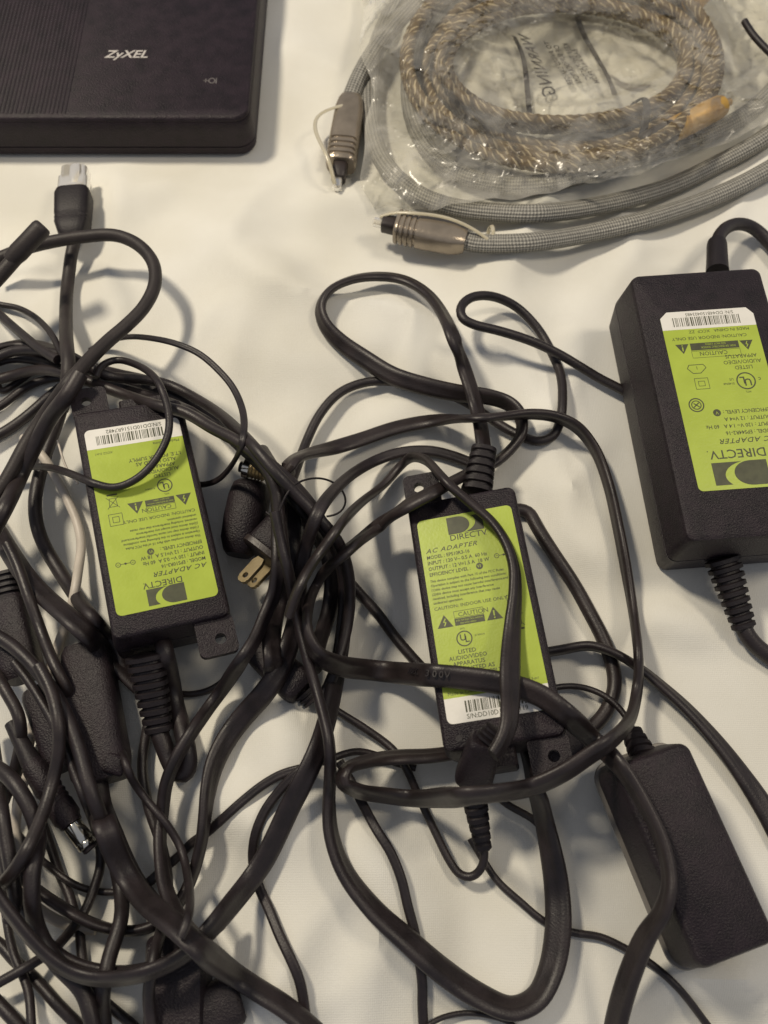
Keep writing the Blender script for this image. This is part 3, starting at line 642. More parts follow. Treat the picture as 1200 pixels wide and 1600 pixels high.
# ================================================================== braided optical cable and bagged coil
def braid_path():
    pts=[(722,374),(736,379),(770,381),(827,379),(880,372),(933,362),(990,349),(1040,335),(1120,306),(1200,266),(1290,205),(1360,110),(1370,0),(1290,-130),(1130,-215),(950,-235),(800,-190),(690,-100),(620,0),(582,100),(580,190),(600,255),(650,302),(700,322),(770,332),(850,333),(933,322),(1040,294),(1120,257),(1200,212),(1280,140),(1320,40),(1290,-80),(1190,-170),(1030,-200),(880,-180),(770,-110),(700,-20),(655,60),(640,150),(660,220),(710,268),(780,288),(852,286),(915,272),(978,252),(1042,231),(1105,210),(1180,168),(1240,90),(1240,-10),(1160,-110),(1030,-150),(880,-140),(760,-90),(680,-25),(620,35),(582,85),(560,125),(549,152)]
    return pts
cO=root('optical_cable',P(860,330,0),'thick grey braided optical cable coiled round with brown connectors at both ends','cable')
mb,cO_c=cable_mb(braid_path(),5.0,4.0,0,nseg=18,dense=6,self_lag=16,zcap=22,ends=(9,8)); link('braided_sleeve',mb,M['braid'],cO)
# connector 1 (lying left to right)
def toslink(parent,tip,back,capdir,strap_pts):
    tip=np.asarray(tip,float); back=np.asarray(back,float); d=back-tip; L=np.linalg.norm(d); d/=L
    A=lambda t: tip+d*t*L
    link('clear_cap',tube_prof(A(0),A(.13),[(0,1.3),(.1,2.1),(.6,2.2),(1,2.0)],14,power=.6),M['clear'],parent)
    link('collar',tube_prof(A(.10),A(.27),[(0,3.3),(.05,3.7),(.95,3.9),(1,3.7)],20,power=.5),M['boot_dark'],parent)
    pr=[(0,7.2),(.02,7.8)]
    for i in range(4):
        t=.05+i*.075; pr+=[(t,7.9),(t+.008,6.9),(t+.03,6.9),(t+.038,7.9)]
    pr+=[(.40,8.0),(.8,7.7),(.93,6.8),(1,5.6)]
    link('shell',tube_prof(A(.25),A(1),pr,22,power=.55,flat=.82),M['boot'],parent)
    mbs=sweep(gsmooth(catmull(np.array(strap_pts),3.),1.),1.0,.5,None,8); link('strap',mbs,M['strap'],parent)
def PZ(l): return [P(x,y,z) for x,y,z in l]
toslink(cO,P(583,346,10),P(728,376,10),1,PZ([(590,340,12),(612,332,15),(645,333,18),(690,338,18),(725,350,17),(752,366,14.5),(765,376,13.5)]))
link('strap_ring',sweep(np.array([P(766,370,9)+np.array([0,0,0])+5.6*np.array([.15*math.sin(a),math.cos(a),math.sin(a)*.85]) for a in np.linspace(0,2*pi,26)]),1.0,.5,None,6),M['strap'],cO)
toslink(cO,P(526,296,7),P(549,155,8),1,PZ([(524,292,10),(519,270,14),(512,246,17),(500,222,17),(492,200,15),(495,182,14),(510,172,14),(530,166,14),(548,162,13)]))

# bag: lower sheet, coil of bronze cable, print, upper sheet
def bag_edge(u):
    """lower edge of the bag in photo pixels, from its left corner to the right"""
    k=np.array([(562,285),(585,325),(640,328),(700,322),(780,312),(860,300),(940,284),(1020,262),(1100,236),(1200,190),(1330,120)],float)
    s=np.linspace(0,1,len(k)); return np.array([np.interp(u,s,k[:,0]),np.interp(u,s,k[:,1])])
def blurmax(H,r):
    o=H.copy()
    for s in (1,2,4,8):
        if s>r: break
        for ax_ in (0,1):
            o=np.maximum(np.maximum(np.roll(o,s,ax_),np.roll(o,-s,ax_)),o)
    k=r
    for ax_ in (0,1):
        for _ in range(2):
            c=np.cumsum(np.concatenate([np.take(o,[0]*(k+1),ax_),o,np.take(o,[-1]*k,ax_)],ax_),ax_)
            a=[slice(None)]*2; b=[slice(None)]*2; a[ax_]=slice(2*k+1,None); b[ax_]=slice(0,-(2*k+1)); o=(c[tuple(a)]-c[tuple(b)])/(2*k+1)
    return o
def sheet(hmap,add,crinkle,nu,nv,seed,upper):
    V=[];g=np.zeros((nv,nu,3))
    for j in range(nv):
        v=j/(nv-1)
        for i in range(nu):
            u=i/(nu-1); e=bag_edge(u)
            top=np.array([600+u*560+40*(u-.5), -150.])
            left=12*math.sin(v*7)+6*math.sin(v*23)
            px,py=e*(1-v)+top*v; px+=left*(1-u)*min(1,v*4); py+=(3*math.sin(u*31)+2*math.sin(u*77))*(1-v)**6
            edge=min(1,min(u*9,v*8,(1-u)*9,(1-v)*8)); 
            z=12.
            for _ in range(3):
                w=P(px,py,z); yi=int(np.clip(w[1]-HY0,0,HM-1)); xi=int(np.clip(w[0]-HX0,0,HN-1)); hz=hmap[yi,xi]
                n1=noise.noise(Vector((w[0]*.022,w[1]*.022,seed))); n2=1-abs(noise.noise(Vector((w[0]*.05+3,w[1]*.035,seed+5))))*2; n3=1-2*abs(noise.noise(Vector((w[0]*.11,w[1]*.13,seed+9))))
                cr=crinkle*(2.2*n1+3.0*max(n2,0)**6+1.0*max(n3,0)**4)
                z=hz+add*(.35+.65*edge)+cr*(.25+.75*edge)+(.8 if upper else 0)
                z=max(z,hz+(1.2 if upper else .25))
            g[j,i]=P(px,py,z)
    f=[(j*nu+i,j*nu+i+1,(j+1)*nu+i+1,(j+1)*nu+i) for j in range(nv-1) for i in range(nu-1)]
    return g,f
HB=blurmax(HMAP,4); gl,fl=sheet(HB,.3,0.05,70,50,1.,False)
cG=root('plastic_bag',P(860,150,0),'crinkled clear plastic bag with printed warning, holding a coil of bronze cable','bag')
HMAP[:]=np.maximum(HMAP,HB*0)
nw=8; coil=[]
for k in range(nw*26+1):
    a=2*pi*k/26; w=k/26.; q_=(w*.618*1.7)%1.0; rr=.5+.5*math.sin(w*2.4+.6)
    rx=186+62*rr; ry_=88+78*rr; cx=884-8*rr+4*math.sin(w*3); cy=102-4*rr+3*math.cos(w*5)
    coil.append((cx+rx*math.cos(a+1.2),cy+ry_*math.sin(a+1.2)))
coil=[(1025,212),(1000,222)]+coil[2:]
mb,cc=cable_mb(coil,2.9,2.9,0,nseg=18,dense=6,self_lag=12,zcap=26,lift=[(0,14),(10,8)])
mb=sweep(cc,2.9,2.9,None,18,lobes=3,lobe_amp=.10,pitch=16.)
cT=root('bronze_cable',P(884,110,6),'coil of twisted bronze and white cable with golden plug inside the clear bag','cable')
link('twisted_sleeve',mb,M['bronze'],cT)
z_=17
link('gold_shell',tube_prof(P(1050,204,z_),P(1128,165,z_),[(0,5.6),(.03,6.2),(.22,6.3),(.24,5.8),(.28,5.8),(.3,6.3),(.9,6.0),(1,5.2)],22),M['gold'],cT)
link('pin',tube_prof(P(1126,166,z_),P(1142,158,z_),[(0,2.2),(.9,2.0),(1,1.2)],14),M['gold'],cT)
link('plug_boot',tube_prof(P(1002,222,16),P(1052,203,z_),[(0,3.6),(.15,4.6),(.5,5.2),(1,5.6)],18),M['boot_dark'],cT)
for sh,(px,py) in enumerate(((993,200),)):
    c0=P(px,py,9); tie=np.array([c0+np.array([2.2*math.sin(a)+.8*math.sin(2*a),13*math.cos(a),9*math.sin(a)+4]) for a in np.linspace(0,2*pi,40)])
    link('tie_band',sweep(tie,2.0,.7,None,10),M['rubber'],cT)
link('gold_shell',tube_prof(P(1080,6,14),P(1112,-26,14),[(0,5.6),(.03,6.2),(.9,6.0),(1,5.2)],20),M['gold'],cT)
# print on the back sheet, read through the bag (mirrored)
pr=MB()
def strip(pts,w):
    q_=catmull(np.array([P(x,y,0) for x,y in pts]),3.)
    for a,b in zip(q_[:-1],q_[1:]): pr.merge(seg2d(a[0],a[1],b[0],b[1],w,1.6))
strip([(898,18),(912,55),(932,90),(945,125),(955,168)],3.2); strip([(800,78),(812,110),(820,150),(826,185)],3.0)
def vtext(s,px,py,size,ang):
    t=text_mb(s,size,0,0,0,spacing=1.05,bold=.12); p=P(px,py,1.6)
    a=math.radians(ang); R=np.array([[math.cos(a),-math.sin(a),0],[math.sin(a),math.cos(a),0],[0,0,1]])@np.diag([1,-1,1.]); pr.merge(t.xf(R,p))
vtext('WARNING',826,60,7.5,-78); vtext('TO AVOID DANGER',858,62,3.4,-78); vtext('OF SUFFOCATION',873,66,3.4,-78); vtext('KEEP THIS PLASTIC',888,62,3.2,-78); vtext('BAG AWAY FROM',902,72,3.2,-78)
vp=np.concatenate(pr.v)
for v_ in vp: v_[2]=HB[int(np.clip(v_[1]-HY0,0,HM-1)),int(np.clip(v_[0]-HX0,0,HN-1))]+2.6
pr.v=[vp]; pr.uv=[np.concatenate(pr.uv)]
link('warning_print',pr,M['bagprint'],cG,smooth=False)
HU=blurmax(HMAP,6); gu,fu=sheet(HU,3.2,.85,190,140,2.,True)
link('back_sheet',MB().add(gl.reshape(-1,3),[q[::-1] for q in fl]),M['film_back'],cG)
link('front_sheet',MB().add(gu.reshape(-1,3),fu),M['film'],cG)
loose('black_cable',[(1163,33),(1172,48),(1185,64),(1205,84),(1240,115)],1.9,'short black cable end poking in at the upper right edge above the bag',group=None,lift=[(0,16),(4,12)])

# ================================================================== plugs in the tangle
def prism(name,mat,parent,p0,p1,half,halfz,taper=1.0,r=2.5):
    """rounded box running from p0 to p1"""
    p0=np.asarray(p0,float);p1=np.asarray(p1,float)
    return link(name,tube_prof(p0,p1,[(0,half*.82*taper),(.05,half*.95*taper),(.1,half*taper),(.85,half),(.95,half*.93),(1,half*.8)],24,power=.55,flat=halfz/half),M[mat],parent)
def dep_line(p0,p1,r,z):
    for t in np.linspace(0,1,40):
        p=np.asarray(p0)*(1-t)+np.asarray(p1)*t; hset(p[0],p[1],r,z)
# wall plug with brass blades, left of the middle
cW=root('mains_plug',P(420,850,0),'black two-blade mains plug with brass blades pointing down left, beside left adapter','plug')
p0=P(452,812,15); p1=P(416,866,15); prism('plug_body','plastic2',cW,p0,p1,9.5,8.5,.8); dep_line(p0,p1,7,22)
d=(P(378,908,15)-P(414,868,15)); L=np.linalg.norm(d); d/=L; n=np.array([-d[1],d[0],0])
prism('face_plate','boot_dark',cW,p1-d*1.,p1+d*2.2,10.5,9.,1.)
def blade(base,parent,L=12.5,tl=2.0,w=2.9):
    # flat blade facing up-left with a round hole near its tip
    ax_=d; sd=n*math.cos(.45)+np.array([0,0,1])*math.sin(.45); nr=np.cross(ax_,sd)
    o_=[(0,-w),(L-3,-w),(L-1,-w*.9),(L,-w*.55),(L,w*.55),(L-1,w*.9),(L-3,w),(0,w)]
    hc=(L-3.2,0); m=MB();v=[];f=[];k=32
    out=[]
    for i in range(k):
        a=2*pi*i/k; dx,dy=math.cos(a),math.sin(a)
        s=min([((L-hc[0])/dx) if dx>1e-6 else 1e9, ((-hc[0])/dx) if dx<-1e-6 else 1e9, (w/dy) if dy>1e-6 else 1e9, (-w/dy) if dy<-1e-6 else 1e9])
        x,y=hc[0]+dx*s,hc[1]+dy*s
        if x>L-1.5 and abs(y)>w-1.5: x-=.5; y*=.85
        out.append((x,y)); 
    for i in range(k):
        a=2*pi*i/k; c_=(hc[0]+1.3*math.cos(a),1.3*math.sin(a)); p=out[i]
        for (q_,hh) in ((p,tl*.4),(c_,tl*.4),(c_,-tl*.4),(p,-tl*.4)): v.append(base+ax_*q_[0]+sd*q_[1]+nr*hh)
    for i in range(k):
        j=(i+1)%k
        for s in range(4): f.append((4*i+s,4*j+s,4*j+(s+1)%4,4*i+(s+1)%4))
    link('blade',m.add(v,f),M['brass'],parent,smooth=False)
blade(P(409,873,19),cW); blade(P(422,882,8),cW)
# barrel plug with black grip standing beside it
cV=root('barrel_plug',P(390,800,0),'black barrel plug with silver and brass rings, top end near the left adapter corner','plug')
a0=P(375,729,19); a1=P(416,740,19)
link('tip',tube_prof(a0,a0+(a1-a0)*.16,[(0,2.3),(1,2.5)],16),M['rubber'],cV)
link('silver_ring',tube_prof(a0+(a1-a0)*.16,a0+(a1-a0)*.42,[(0,4.1),(.05,4.3),(.95,4.3),(1,4.1)],20),M['nickel'],cV)
link('brass_thread',tube_prof(a0+(a1-a0)*.42,a1,[(0,3.6)]+[(.08+.11*i,3.9 if i%2 else 3.2) for i in range(8)]+[(1,2.6)],18),M['brass'],cV)
g0=P(394,756,12); g1=P(372,868,9); link('grip',tube_prof(g0,g1,[(0,6.4),(.04,7.8),(.2,8.8),(.5,9.0),(.8,8.4),(.95,6.5),(1,5)],22,power=.85),M['plastic2'],cV); dep_line(g0,g1,6,18)
# dark plug heads
def head(name,pa,pb,half,halfz,label,cat='plug',mat='plastic2',extra=None):
    c_=root(name,(np.asarray(pa)+np.asarray(pb))/2*np.array([1,1,0]),label,cat)
    prism('plug_body',mat,c_,pa,pb,half,halfz,.85); dep_line(pa,pb,half*.8,max(pa[2],pb[2])+halfz)
    if extra: link('strain_relief',relief_mb(*extra),M['rubber'],c_)
    return c_
head('plug_head',P(402,1015,9),P(474,1080,9),7.5,7,'dark blunt plug head lying below the mains plug where cords cross',extra=(P(474,1080,8),P(490,1098,6),4.5,3.2,3))
head('plug_head',P(842,1132,9),P(892,1190,8),8.8,7.5,'dark plug head half hidden beside the lower right corner of middle adapter')
head('plug_head',P(760,1155,44),P(738,1222,28),6.8,5.5,'small black plug pushed on at the foot of the middle adapter',extra=(P(776,1140,47),P(762,1160,44),4.,5.5,3))
cX=head('connector_block',P(134,1010,11),P(160,1222,12),11,9,'long dark connector block standing among cables below the left adapter','connector')
link('latch',tube_prof(P(165,1190,20),P(196,1200,18),[(0,3.2),(.1,3.6),(.9,3.6),(1,3)],14,power=.5,flat=.7),M['plastic'],cX)
head('connector_block',P(14,935,10),P(38,1062,10),7.8,7,'dark connector with ribbed sleeve at the left edge beside the left adapter','connector',extra=(P(14,940,10),P(8,893,10),6.2,5.2,5))
cP2=root('barrel_plug',P(100,1260,0),'black barrel plug with shiny silver tip in the lower left of the tangle','plug')
b0=P(48,1190,17); b1=P(112,1288,14); b2=P(138,1322,12)
link('grip',tube_prof(b0,b1,[(0,3.4),(.1,4.4),(.45,5.0),(.5,4.5),(.54,5.0),(.58,4.5),(.62,5.0),(.66,4.5),(.7,5.0),(.9,5.0),(.95,4.2),(1,4.0)],20),M['plastic2'],cP2)
link('silver_tip',tube_prof(b1,b2,[(0,3.3),(.03,3.5),(.75,3.5),(.78,3.2),(.82,3.5),(.97,3.5),(1,3.2)],22),M['nickel'],cP2); link('tip_insulator',tube_prof(b2,b2+(b2-b1)*.18,[(0,2.7),(.8,2.7),(1,2.2)],18),M['rubber'],cP2)
dep_line(b0,b1,4,20)
head('plug_head',P(62,1075,10),P(112,1195,10),8.5,7,'black plug body lying between the ribbed connector and the long connector block')
link('cord_boot',tube_prof(P(18,1130,14),P(50,1193,16),[(0,2.6),(.5,3.0),(1,3.8)],16),M['rubber'],cP2)
# dark adapter at the bottom, partly outside
cE=root('wall_adapter',P(285,1570,0),'dark blocky wall adapter at the bottom edge under the crossing bundle','power adapter')
eb=[P(236,1490,17),P(312,1478,17)]
ee=loft([(rrect(9.5,22,3,5),0),(rrect(10.3,23,3,5),2),(rrect(10.3,23,3,5),14),(rrect(9.,21.6,3,5),17)]); cen=P(278,1575,9); ee.xf(rot(0,0,math.radians(4)),np.array([cen[0],cen[1],0])); link('body',ee,M['plastic2'],cE)
deposit_quad([(cen[0]-9,cen[1]-22,17),(cen[0]+9,cen[1]-22,17),(cen[0]+9,cen[1]+22,17),(cen[0]-9,cen[1]+22,17)])
prism('plug_neck','plastic2',cE,P(300,1590,10),P(376,1556,7),8.5,6.5,.9)

# ================================================================== upper layers of the tangle
loose('black_cable',[(112,560),(104,600),(94,645),(82,680),(72,707),(62,742),(55,780),(57,817),(68,850),(90,888),(112,922),(135,955),(165,990),(186,1020),(192,1060)],2.9,'round black cable bowing left beside the left adapter',group=GA,caps=[(10,60),(12,8),(14,5)])
loose('audio_cable',[(36,684),(52,697),(72,720),(88,747),(105,780),(120,815),(127,850),(122,892),(117,925),(110,955),(92,1005),(60,1100),(38,1200),(27,1260),(22,1330),(30,1385),(60,1420),(110,1447),(150,1452)],1.95,'thin off-white cable curving between the dark cables left of the left adapter',mat='wire',cat='cable',group=None,caps=[(0,9),(1,12),(6,16),(9,10),(10,5),(-1,3)])
loose('audio_cable',[(70,1150),(52,1190),(38,1222),(28,1255),(24,1295),(32,1345),(50,1385)],1.7,'short piece of off-white cable showing at the lower left edge beside the barrel plug',mat='wire',cat='cable',group=None,caps=[(0,6),(1,12),(4,12),(-1,4)])
loose('wide_cable',[(-25,795,26),(0,838,26),(15,862,26),(38,897,26),(68,930,28),(100,958,28),(130,985,28),(160,1014,26),(190,1045,26),(220,1075,24)],0,'wide flat cable running straight down right to the corner of the left adapter',flat=FLAT,group=GA,caps=[(5,60),(7,9),(9,5)])
loose('black_cable',[(12,850),(27,882),(42,925),(60,975),(77,1020),(93,1055),(112,1090),(138,1135)],2.2,'cable with a thin light edge falling from the left edge into the dark plugs',mat='cable2',group=GA,caps=[(4,60),(6,12),(7,10)])
loose('black_cable',[(-20,1030),(12,1085),(28,1115),(33,1150),(27,1190),(12,1235),(-5,1275),(-25,1310)],2.3,'cable bulging right at the left edge beside the barrel plug grip',mat='cable2',group=GA)
loose('thin_cable',[(22,1035),(45,1065),(62,1092),(84,1130),(102,1170),(118,1212),(135,1255),(148,1290),(156,1322),(157,1352),(147,1388),(133,1422),(112,1452),(85,1482),(50,1506),(15,1526),(-20,1545)],1.75,'cable running down past the silver-tipped plug then sweeping back to the left edge',group=GA)
# wide cord: right column, down the middle left, round the lower left
loose('wide_cable',[(446,760,26),(452,800,28),(460,845,28),(466,890,24),(466,940,20),(456,995,24),(438,1045,30),(412,1084,30),(380,1120,31),(353,1157,29),(335,1195,26),(325,1237,20),(320,1277,17),(314,1320,16),(303,1362,16),(286,1400,17),(262,1432,18),(225,1452,18),(180,1453,18),(140,1441,18),(108,1424,18),(75,1403,18),(45,1380,18),(18,1349,18),(0,1328,18),(-20,1300,18)],0,'wide flat cord dropping from the knot then hooking left in the lower tangle',flat=FLAT,group=GA)
loose('wide_cable',[(350,1440,18),(312,1470,20),(275,1500,22),(235,1514,22),(190,1520,22),(140,1514,22),(100,1497,22),(74,1474,22),(50,1444,22),(30,1411,22),(14,1377,20),(2,1330,20),(-15,1280,20)],0,'inner one of the two parallel cords curving round the lower left corner',flat=FLAT,group=GA)
loose('black_cable',[(-15,1130),(0,1240),(8,1300),(18,1360),(24,1410),(14,1440)],2.4,'black cable along the left edge below the ribbed connector',group=GA)
loose('wide_cable',[(405,700,24),(425,735,28),(447,775,30),(455,820,30),(452,870,30),(440,915,28),(430,955,26),(424,1000,26),(428,1050,24)],0,'short wide strap of cord running straight down from the knot past the mains plug',flat=FLAT,group=None,caps=[(7,60),(8,12)])
loose('wide_cable',[(395,712,26),(430,742,30),(462,776,30),(492,815,30),(512,858,28),(520,905,24),(514,955,22),(500,1000,20),(490,1050,18)],0,'wide cord doubling the long arch through the middle knot',flat=FLAT,group=None,caps=[(7,60),(8,10)],zcap=34)
loose('black_cable',[(-20,985),(20,1010),(60,1050),(95,1100),(120,1160),(140,1230),(165,1300),(185,1370),(190,1430),(170,1500),(160,1560),(165,1620)],2.6,'round cable running down through the dark connectors to the bottom edge',group=GA)
loose('black_cable',[(-20,1190),(15,1215),(45,1260),(60,1310),(50,1370),(55,1440),(85,1500),(130,1550),(150,1620)],2.8,'thick cable weaving down the left side past the silver tip',group=GA)
loose('black_cable',[(60,1040),(78,1075),(90,1120),(92,1170),(80,1230),(60,1290),(35,1340),(10,1375),(-20,1400)],2.3,'cable curling from the connectors back to the left edge',group=GA,mat='cable2')
loose('black_cable',[(240,1095),(228,1150),(222,1200),(232,1260),(252,1320),(262,1380),(255,1440),(240,1500),(232,1560),(240,1620)],2.0,'cable dropping from the ribbed relief of the left adapter to the wall plug',group=GA,caps=[(0,4),(1,7),(3,60)])
# long arch cord (from the left knot over to the middle and down to the bottom left)
loose('wide_cable',[(-25,552,20),(10,540,20),(50,538,22),(95,552,24),(135,573,26),(180,586,26),(230,598,26),(277,615,28),(315,636,30),(352,668,30),(387,701,30),(420,728,28),(450,752,26),(478,782,24),(503,818,24),(524,855,22),(537,895,20),(540,940,20),(535,1000,22),(525,1060,24),(511,1125,26),(495,1175,28),(473,1222,30),(452,1263,30),(434,1302,30),(414,1342,30),(394,1372,30),(360,1415,28),(326,1455,26),(300,1482,24),(260,1508,24),(215,1524,24),(160,1530,24),(125,1524,24),(95,1510,24),(68,1488,24),(42,1460,24),(20,1432,24),(0,1405,24),(-22,1370,24)],0,'longest wide cord, arching over the left adapter and sweeping down to bottom left',flat=FLAT,group=GA,zcap=46)
loose('wide_cable',[(-25,575,16),(20,560,18),(70,566,18),(120,590,18),(175,604,20),(230,620,20),(275,634,20),(318,656,20),(352,680,20),(386,696,22),(416,726,24),(434,775,26),(436,840,26),(436,885,22),(428,930,20),(415,960,18),(398,1000,18),(372,1040,18),(347,1078,18),(322,1112,18),(298,1147,18),(276,1184,18),(260,1224,18),(254,1267,18),(250,1303,18),(251,1337,18),(257,1380,20),(270,1417,22),(288,1446,22),(310,1470,22)],0,'cord running just inside the long arch, then down left of the wide pair',flat=(3.2,2.2),group=GA,zcap=46)
loose('black_cable',[(-25,600),(15,588),(60,578),(105,584),(150,600),(195,617),(240,632),(290,645),(333,670),(372,690),(404,716),(428,755),(436,805),(444,870)],2.4,'lowest strand of the bundle across the head of the left adapter',group=GA,mat='cable2')
loose('black_cable',[(-25,570),(20,549),(75,550),(125,566),(170,588),(215,592),(260,600),(305,622),(350,652),(395,696),(430,738),(465,775),(500,812),(530,850),(545,900),(545,960),(532,1020),(512,1075),(498,1100)],2.3,'strand riding on top of the bundle across the head of the left adapter',group=GA,caps=[(-4,60),(-3,14),(-1,7)])
loose('wide_cable',[(150,1190,26),(152,1230,30),(160,1275,32),(175,1320,32),(198,1368,30),(232,1412,30),(272,1445,30),(322,1490,28),(360,1518,28),(402,1546,28),(445,1573,28),(480,1602,28),(500,1620,28)],0,'wide cord running diagonally from the dark connector block to the bottom edge',flat=FLAT,group=GA,caps=[(0,11),(1,11),(2,13),(3,60)])
loose('thin_cable',[(150,1100),(165,1135),(187,1168),(205,1215),(225,1245),(250,1275),(270,1302),(285,1332),(293,1370),(297,1405),(293,1437),(282,1465)],1.5,'thin cable running down right beside the wide diagonal cord',group=None,caps=[(0,10),(1,10),(2,10),(4,60)])
loose('thin_cable',[(-22,470),(0,476),(28,481),(56,496),(76,516),(89,537),(98,560),(112,585)],1.45,'thin cable arching from the left edge down to the knot, upper one',group=GA)
loose('black_cable',[(-22,468),(0,492),(20,510),(40,527),(62,545),(90,562)],2.1,'straight short cable from the left edge into the knot, under the thin arch',group=GA)
loose('thin_cable',[(140,548),(158,537),(178,530),(205,526),(240,529),(272,536),(310,552),(340,577),(365,607),(380,645),(381,675),(374,705),(360,730),(342,749),(322,757),(300,757)],0,'thin twin cable making a tall arc right of the left adapter head',flat=(1.45,1.0),lift=[(3,18),(5,34),(8,38),(11,22)],caps=[(-4,60),(-2,8),(-1,5)],group=None)
loose('twist_tie',[(416,800),(429,810),(436,800),(446,775),(460,757),(472,751),(489,747),(506,748),(525,756),(536,768),(541,783),(537,796),(526,804),(510,807)],.42,'thin black wire tie looped round the cords at the middle knot','rubber','wire tie',None,lift=[(0,14),(4,36),(8,22),(12,26)])
loose('wire',[(90,688),(95,706),(101,725),(110,742),(122,756)],.5,'hair-thin bare wire with bright end beside the left adapter','wire','wire',None,lift=[(0,24),(4,20)])
# middle cords
loose('black_cable',[(432,925),(436,880),(440,835),(445,800),(452,765),(464,730),(480,687),(500,647),(530,614),(573,597),(620,597),(667,607),(713,621),(747,640),(780,663),(813,681),(842,690),(864,682),(876,655),(879,620),(876,585),(863,553),(840,513),(803,477),(763,462),(733,466),(719,480),(722,497),(740,507),(780,517),(830,533),(873,553),(910,575),(940,593),(962,604),(985,617),(1015,640)],2.15,'round cable making a small loop above the middle adapter, ending under the large adapter',group=GB,lift=[(24,18),(27,24),(31,10)],caps=[(0,7),(3,10),(4,13),(5,20),(6,60),(-7,60),(-5,24),(-4,12),(-3,6),(-1,4)])
loose('thin_cable',[(462,930),(472,880),(484,835),(500,795),(520,768),(550,741),(580,723),(610,711),(640,705),(675,705),(705,712),(735,723),(765,735)],0,'thin flat cable arching just above the ear of the middle adapter',flat=(2.6,1.75),group=None,caps=[(0,8),(2,60)])
loose('wide_cable',[(430,800,18),(440,850,18),(452,900,18),(462,950,18),(473,1000,18),(484,1042,18),(495,1080,18),(505,1117,18),(514,1157,18),(516,1205,18),(514,1255,20),(518,1305,22),(539,1362,26),(585,1422,30),(634,1467,33),(690,1516,36),(753,1558,34),(802,1576,30),(838,1560,28),(861,1515,34),(872,1450,38),(869,1380,34),(858,1317,28),(847,1268,24),(838,1232,20),(828,1195,18),(815,1150,18)],0,'widest cord, hanging in the big U-shaped loop at the bottom middle',flat=(4.9,2.4),group=GB,caps=[(-4,60),(-2,9),(-1,7)])
Fo,Fc=loose('wide_cable',[(958,1620,28),(968,1575,28),(985,1520,28),(1010,1462,26),(1035,1425,22),(1046,1380,16),(1036,1320,16),(1003,1250,20),(962,1190,22),(920,1150,24),(880,1112,28),(840,1085,30),(780,1067,32),(700,1057,32),(640,1053,30),(580,1047,30),(530,1040,26),(497,1022,22),(481,990,18),(480,960,16),(487,930,16),(505,897,20),(540,862,24),(570,838,26),(600,815,26),(637,790,26),(675,770,26),(710,751,24),(740,736,22),(773,723,20),(798,702,18),(814,680,16),(815,655,16),(799,633,16),(763,620,16),(720,615,20),(663,603,22),(613,587,24),(573,563,24),(530,533,22),(507,507,16),(500,480,14),(514,455,18),(547,438,22),(590,432,22),(633,438,22),(670,461,22),(697,500,22),(713,540,24),(727,580,24),(740,620,24),(750,660,24),(756,700,24)],0,'wide cord with embossed lettering crossing the middle label and looping above the adapter',flat=(4.3,2.3),group=GB,mat='cable2',self_lag=10,ends=(None,21),lift=[(0,4),(1,9),(2,17),(3,26),(4,32),(5,36)])
# embossed lettering on that cord
i0=int(np.argmin([abs(p[0]-P(655,1055,40)[0])+abs(p[1]-P(655,1055,40)[1]) for p in Fc]))
em=MB(); L_=np.concatenate([[0],np.cumsum(np.linalg.norm(np.diff(Fc,axis=0),axis=1))])
for k_,(ch,adv) in enumerate(zip('105\u00b0C   300V',(0,1.9,3.9,5.6,6.6,0,0,0,12.6,14.6,16.6,18.6))):
    if ch==' ': continue
    l_=L_[i0]+4-adv; pt=np.array([np.interp(l_,L_,Fc[:,q_]) for q_ in range(3)]); p2=np.array([np.interp(l_-1.5,L_,Fc[:,q_]) for q_ in range(3)])
    X_=(p2-pt)/np.linalg.norm(p2-pt); Y_=np.cross([0,0,1.],X_); Y_/=np.linalg.norm(Y_); Z_=np.cross(X_,Y_)
    em.merge(text_mb(ch,2.5,-.9,-1.2,0,bold=.06,thick=.2).xf(np.stack([X_,Y_,Z_],1),pt+Z_*2.62))
link('embossed_lettering',em,M['rubber'],Fo,smooth=False)
loose('wide_cable',[(452,960,18),(464,925,20),(485,885,20),(510,850,20),(538,812,20),(565,785,18),(600,757,16),(625,729,18),(646,714,18),(667,720,20),(686,740,20),(708,763,20),(740,790,20),(770,817,20),(790,847,20),(803,885,19),(805,927,22),(802,967,26),(799,1007,31),(797,1050,34),(797,1100,32),(794,1135,30),(784,1160,24),(770,1180,20)],0,'wide cord lying lengthways over the lime label of the middle adapter',flat=FLAT,group=GB,mat='cable2')
loose('wide_cable',[(820,1026,16),(850,1020,15),(880,1015,15),(919,1009,15),(957,1019,18),(996,1042,20),(1035,1073,22),(1074,1108,24),(1120,1158,27),(1159,1209,30),(1197,1267,34),(1225,1320,34)],0,'wide cord curving from the middle adapter to the right edge below the large adapter',flat=(4.3,2.1),group=GB,caps=[(0,4),(2,6),(3,9),(4,60)])
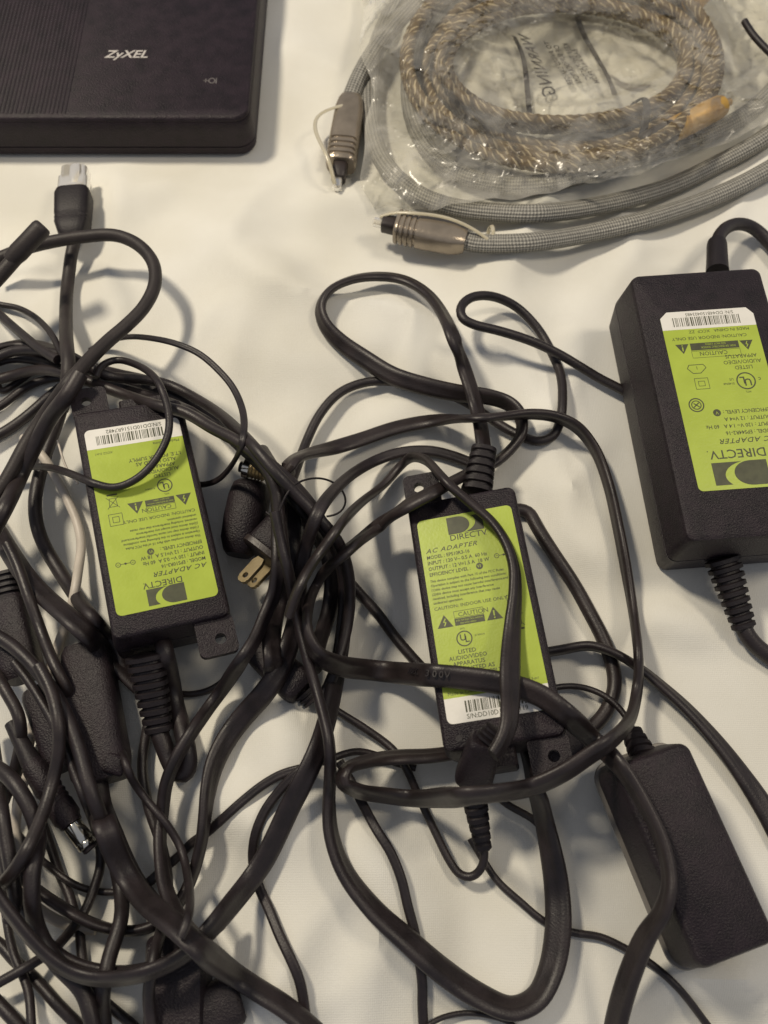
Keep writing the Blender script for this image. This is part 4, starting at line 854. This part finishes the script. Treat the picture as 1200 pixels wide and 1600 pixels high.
loose('wide_cable',[(470,800,20),(452,772,22),(445,742,24),(457,720,26),(480,710,28),(520,700,28),(563,687,26),(620,668,26),(680,657,26),(730,654,24),(780,651,18),(830,647,15),(870,652,15),(902,668,15),(930,703,14),(950,755,13),(966,825,13),(980,900,15),(992,975,17),(998,1038,19),(994,1088,20),(983,1127,22),(957,1156,24),(919,1182,26),(880,1208,26),(830,1230,26),(777,1239,24),(725,1244,24),(655,1248,24),(602,1243,22),(557,1235,20),(534,1220,18),(540,1203,20),(571,1190,24),(620,1183,24),(672,1181,24),(718,1174,22),(765,1162,22)],0,'wide cord sweeping over top right, ending as a ring round the middle adapter foot',flat=FLAT,group=GB,mat='cable2',lift=[(30,20),(33,12)],caps=[(0,10),(1,14),(2,24),(3,60),(-4,60),(-3,9),(-2,6),(-1,5)])
# cables above the left adapter
loose('thin_cable',[(150,590),(155,575),(168,566),(184,562),(206,567),(227,577),(244,592),(257,620),(264,648),(264,672),(256,697),(235,729),(209,751),(178,762),(149,756),(110,740),(82,731),(50,729),(28,732),(12,742),(-20,765)],1.55,'thin cable drooping in a round loop over the label of the left adapter',group=None,lift=[(6,47),(10,41),(13,40),(15,30)])
cN=root('network_cable',P(115,330,0),'black network cable with clear plug and dark boot pointing up, below the router','cable')
child_cord('cord',cN,[(118,372),(112,395),(108,425),(104,460),(103,500),(104,535),(107,570),(104,605),(96,640)],3.0,3.0,'ethernet',ends=(8,None))
pA=P(113,372,9); pB=P(116,302,9); pC=P(119,266,10)
link('boot',tube_prof(pA,pB,[(0,4.6),(.08,6.6),(.3,8.4),(.33,7.9),(.38,8.5),(.42,8.0),(.47,8.6),(.9,9.0),(1,8.2)],24,power=.5,flat=.72),M['rubber'],cN)
link('clear_plug',tube_prof(pA+(pB-pA)*.95,pC,[(0,7.4),(.2,7.6),(.55,7.5),(.6,6.6),(.97,6.5),(1,6.0)],20,power=.4,flat=.72),M['clear'],cN)
for k in range(8):
    xo=(k-3.5)*1.05; b=pB+(pC-pB)*.35+np.array([xo,0,2.2]); e=pB+(pC-pB)*.9+np.array([xo,0,2.2]); link('contact_pin',sweep(np.array([b,(b+e)/2,e]),.3,.3,None,6),M['copper'],cN)
lt=sweep(np.array([pB+np.array([1,2,5.2]),pB+np.array([1,10,6.6]),pC+np.array([1,-1,5.])]),2.6,.5,None,8,power=.6); link('latch_tab',lt,M['clear'],cN)
lo_,_=loose('black_cable',[(-22,412),(0,403),(40,388),(85,377),(130,370),(182,368),(218,384),(240,412),(242,445),(225,480),(196,510),(170,532),(130,572),(87,625),(43,690),(13,745),(-22,800)],3.0,'thick round cable making a high loop beside the network plug at upper left',mat='ethernet',group=None,lift=[(0,14),(5,22),(8,26),(11,30),(16,20)])
loose('black_cable',[(125,585),(105,618),(80,650),(58,690),(38,730),(15,780),(-20,845)],3.3,'thick cable running down left from the knot alongside the high loop',group=GA,mat='cable2')
cS=root('sleeved_cable',P(30,400,0),'fat black cable end with rounded blunt tip at the upper left edge','cable')
mb,c=cable_mb([(-20,452),(5,425),(25,402),(38,388)],3.3,3.3,0,lift=[(0,30),(3,36)]); link('cord',mb,M['ethernet'],cS)
s0=P(16,408,c[-1][2]-1); s1=P(68,353,c[-1][2]+6); link('blunt_sleeve',tube_prof(s0,s1,[(0,3.6),(.25,4.4),(.5,4.3),(.9,4.35),(.97,4.0),(1,3.3)],20),M['ethernet'],cS)
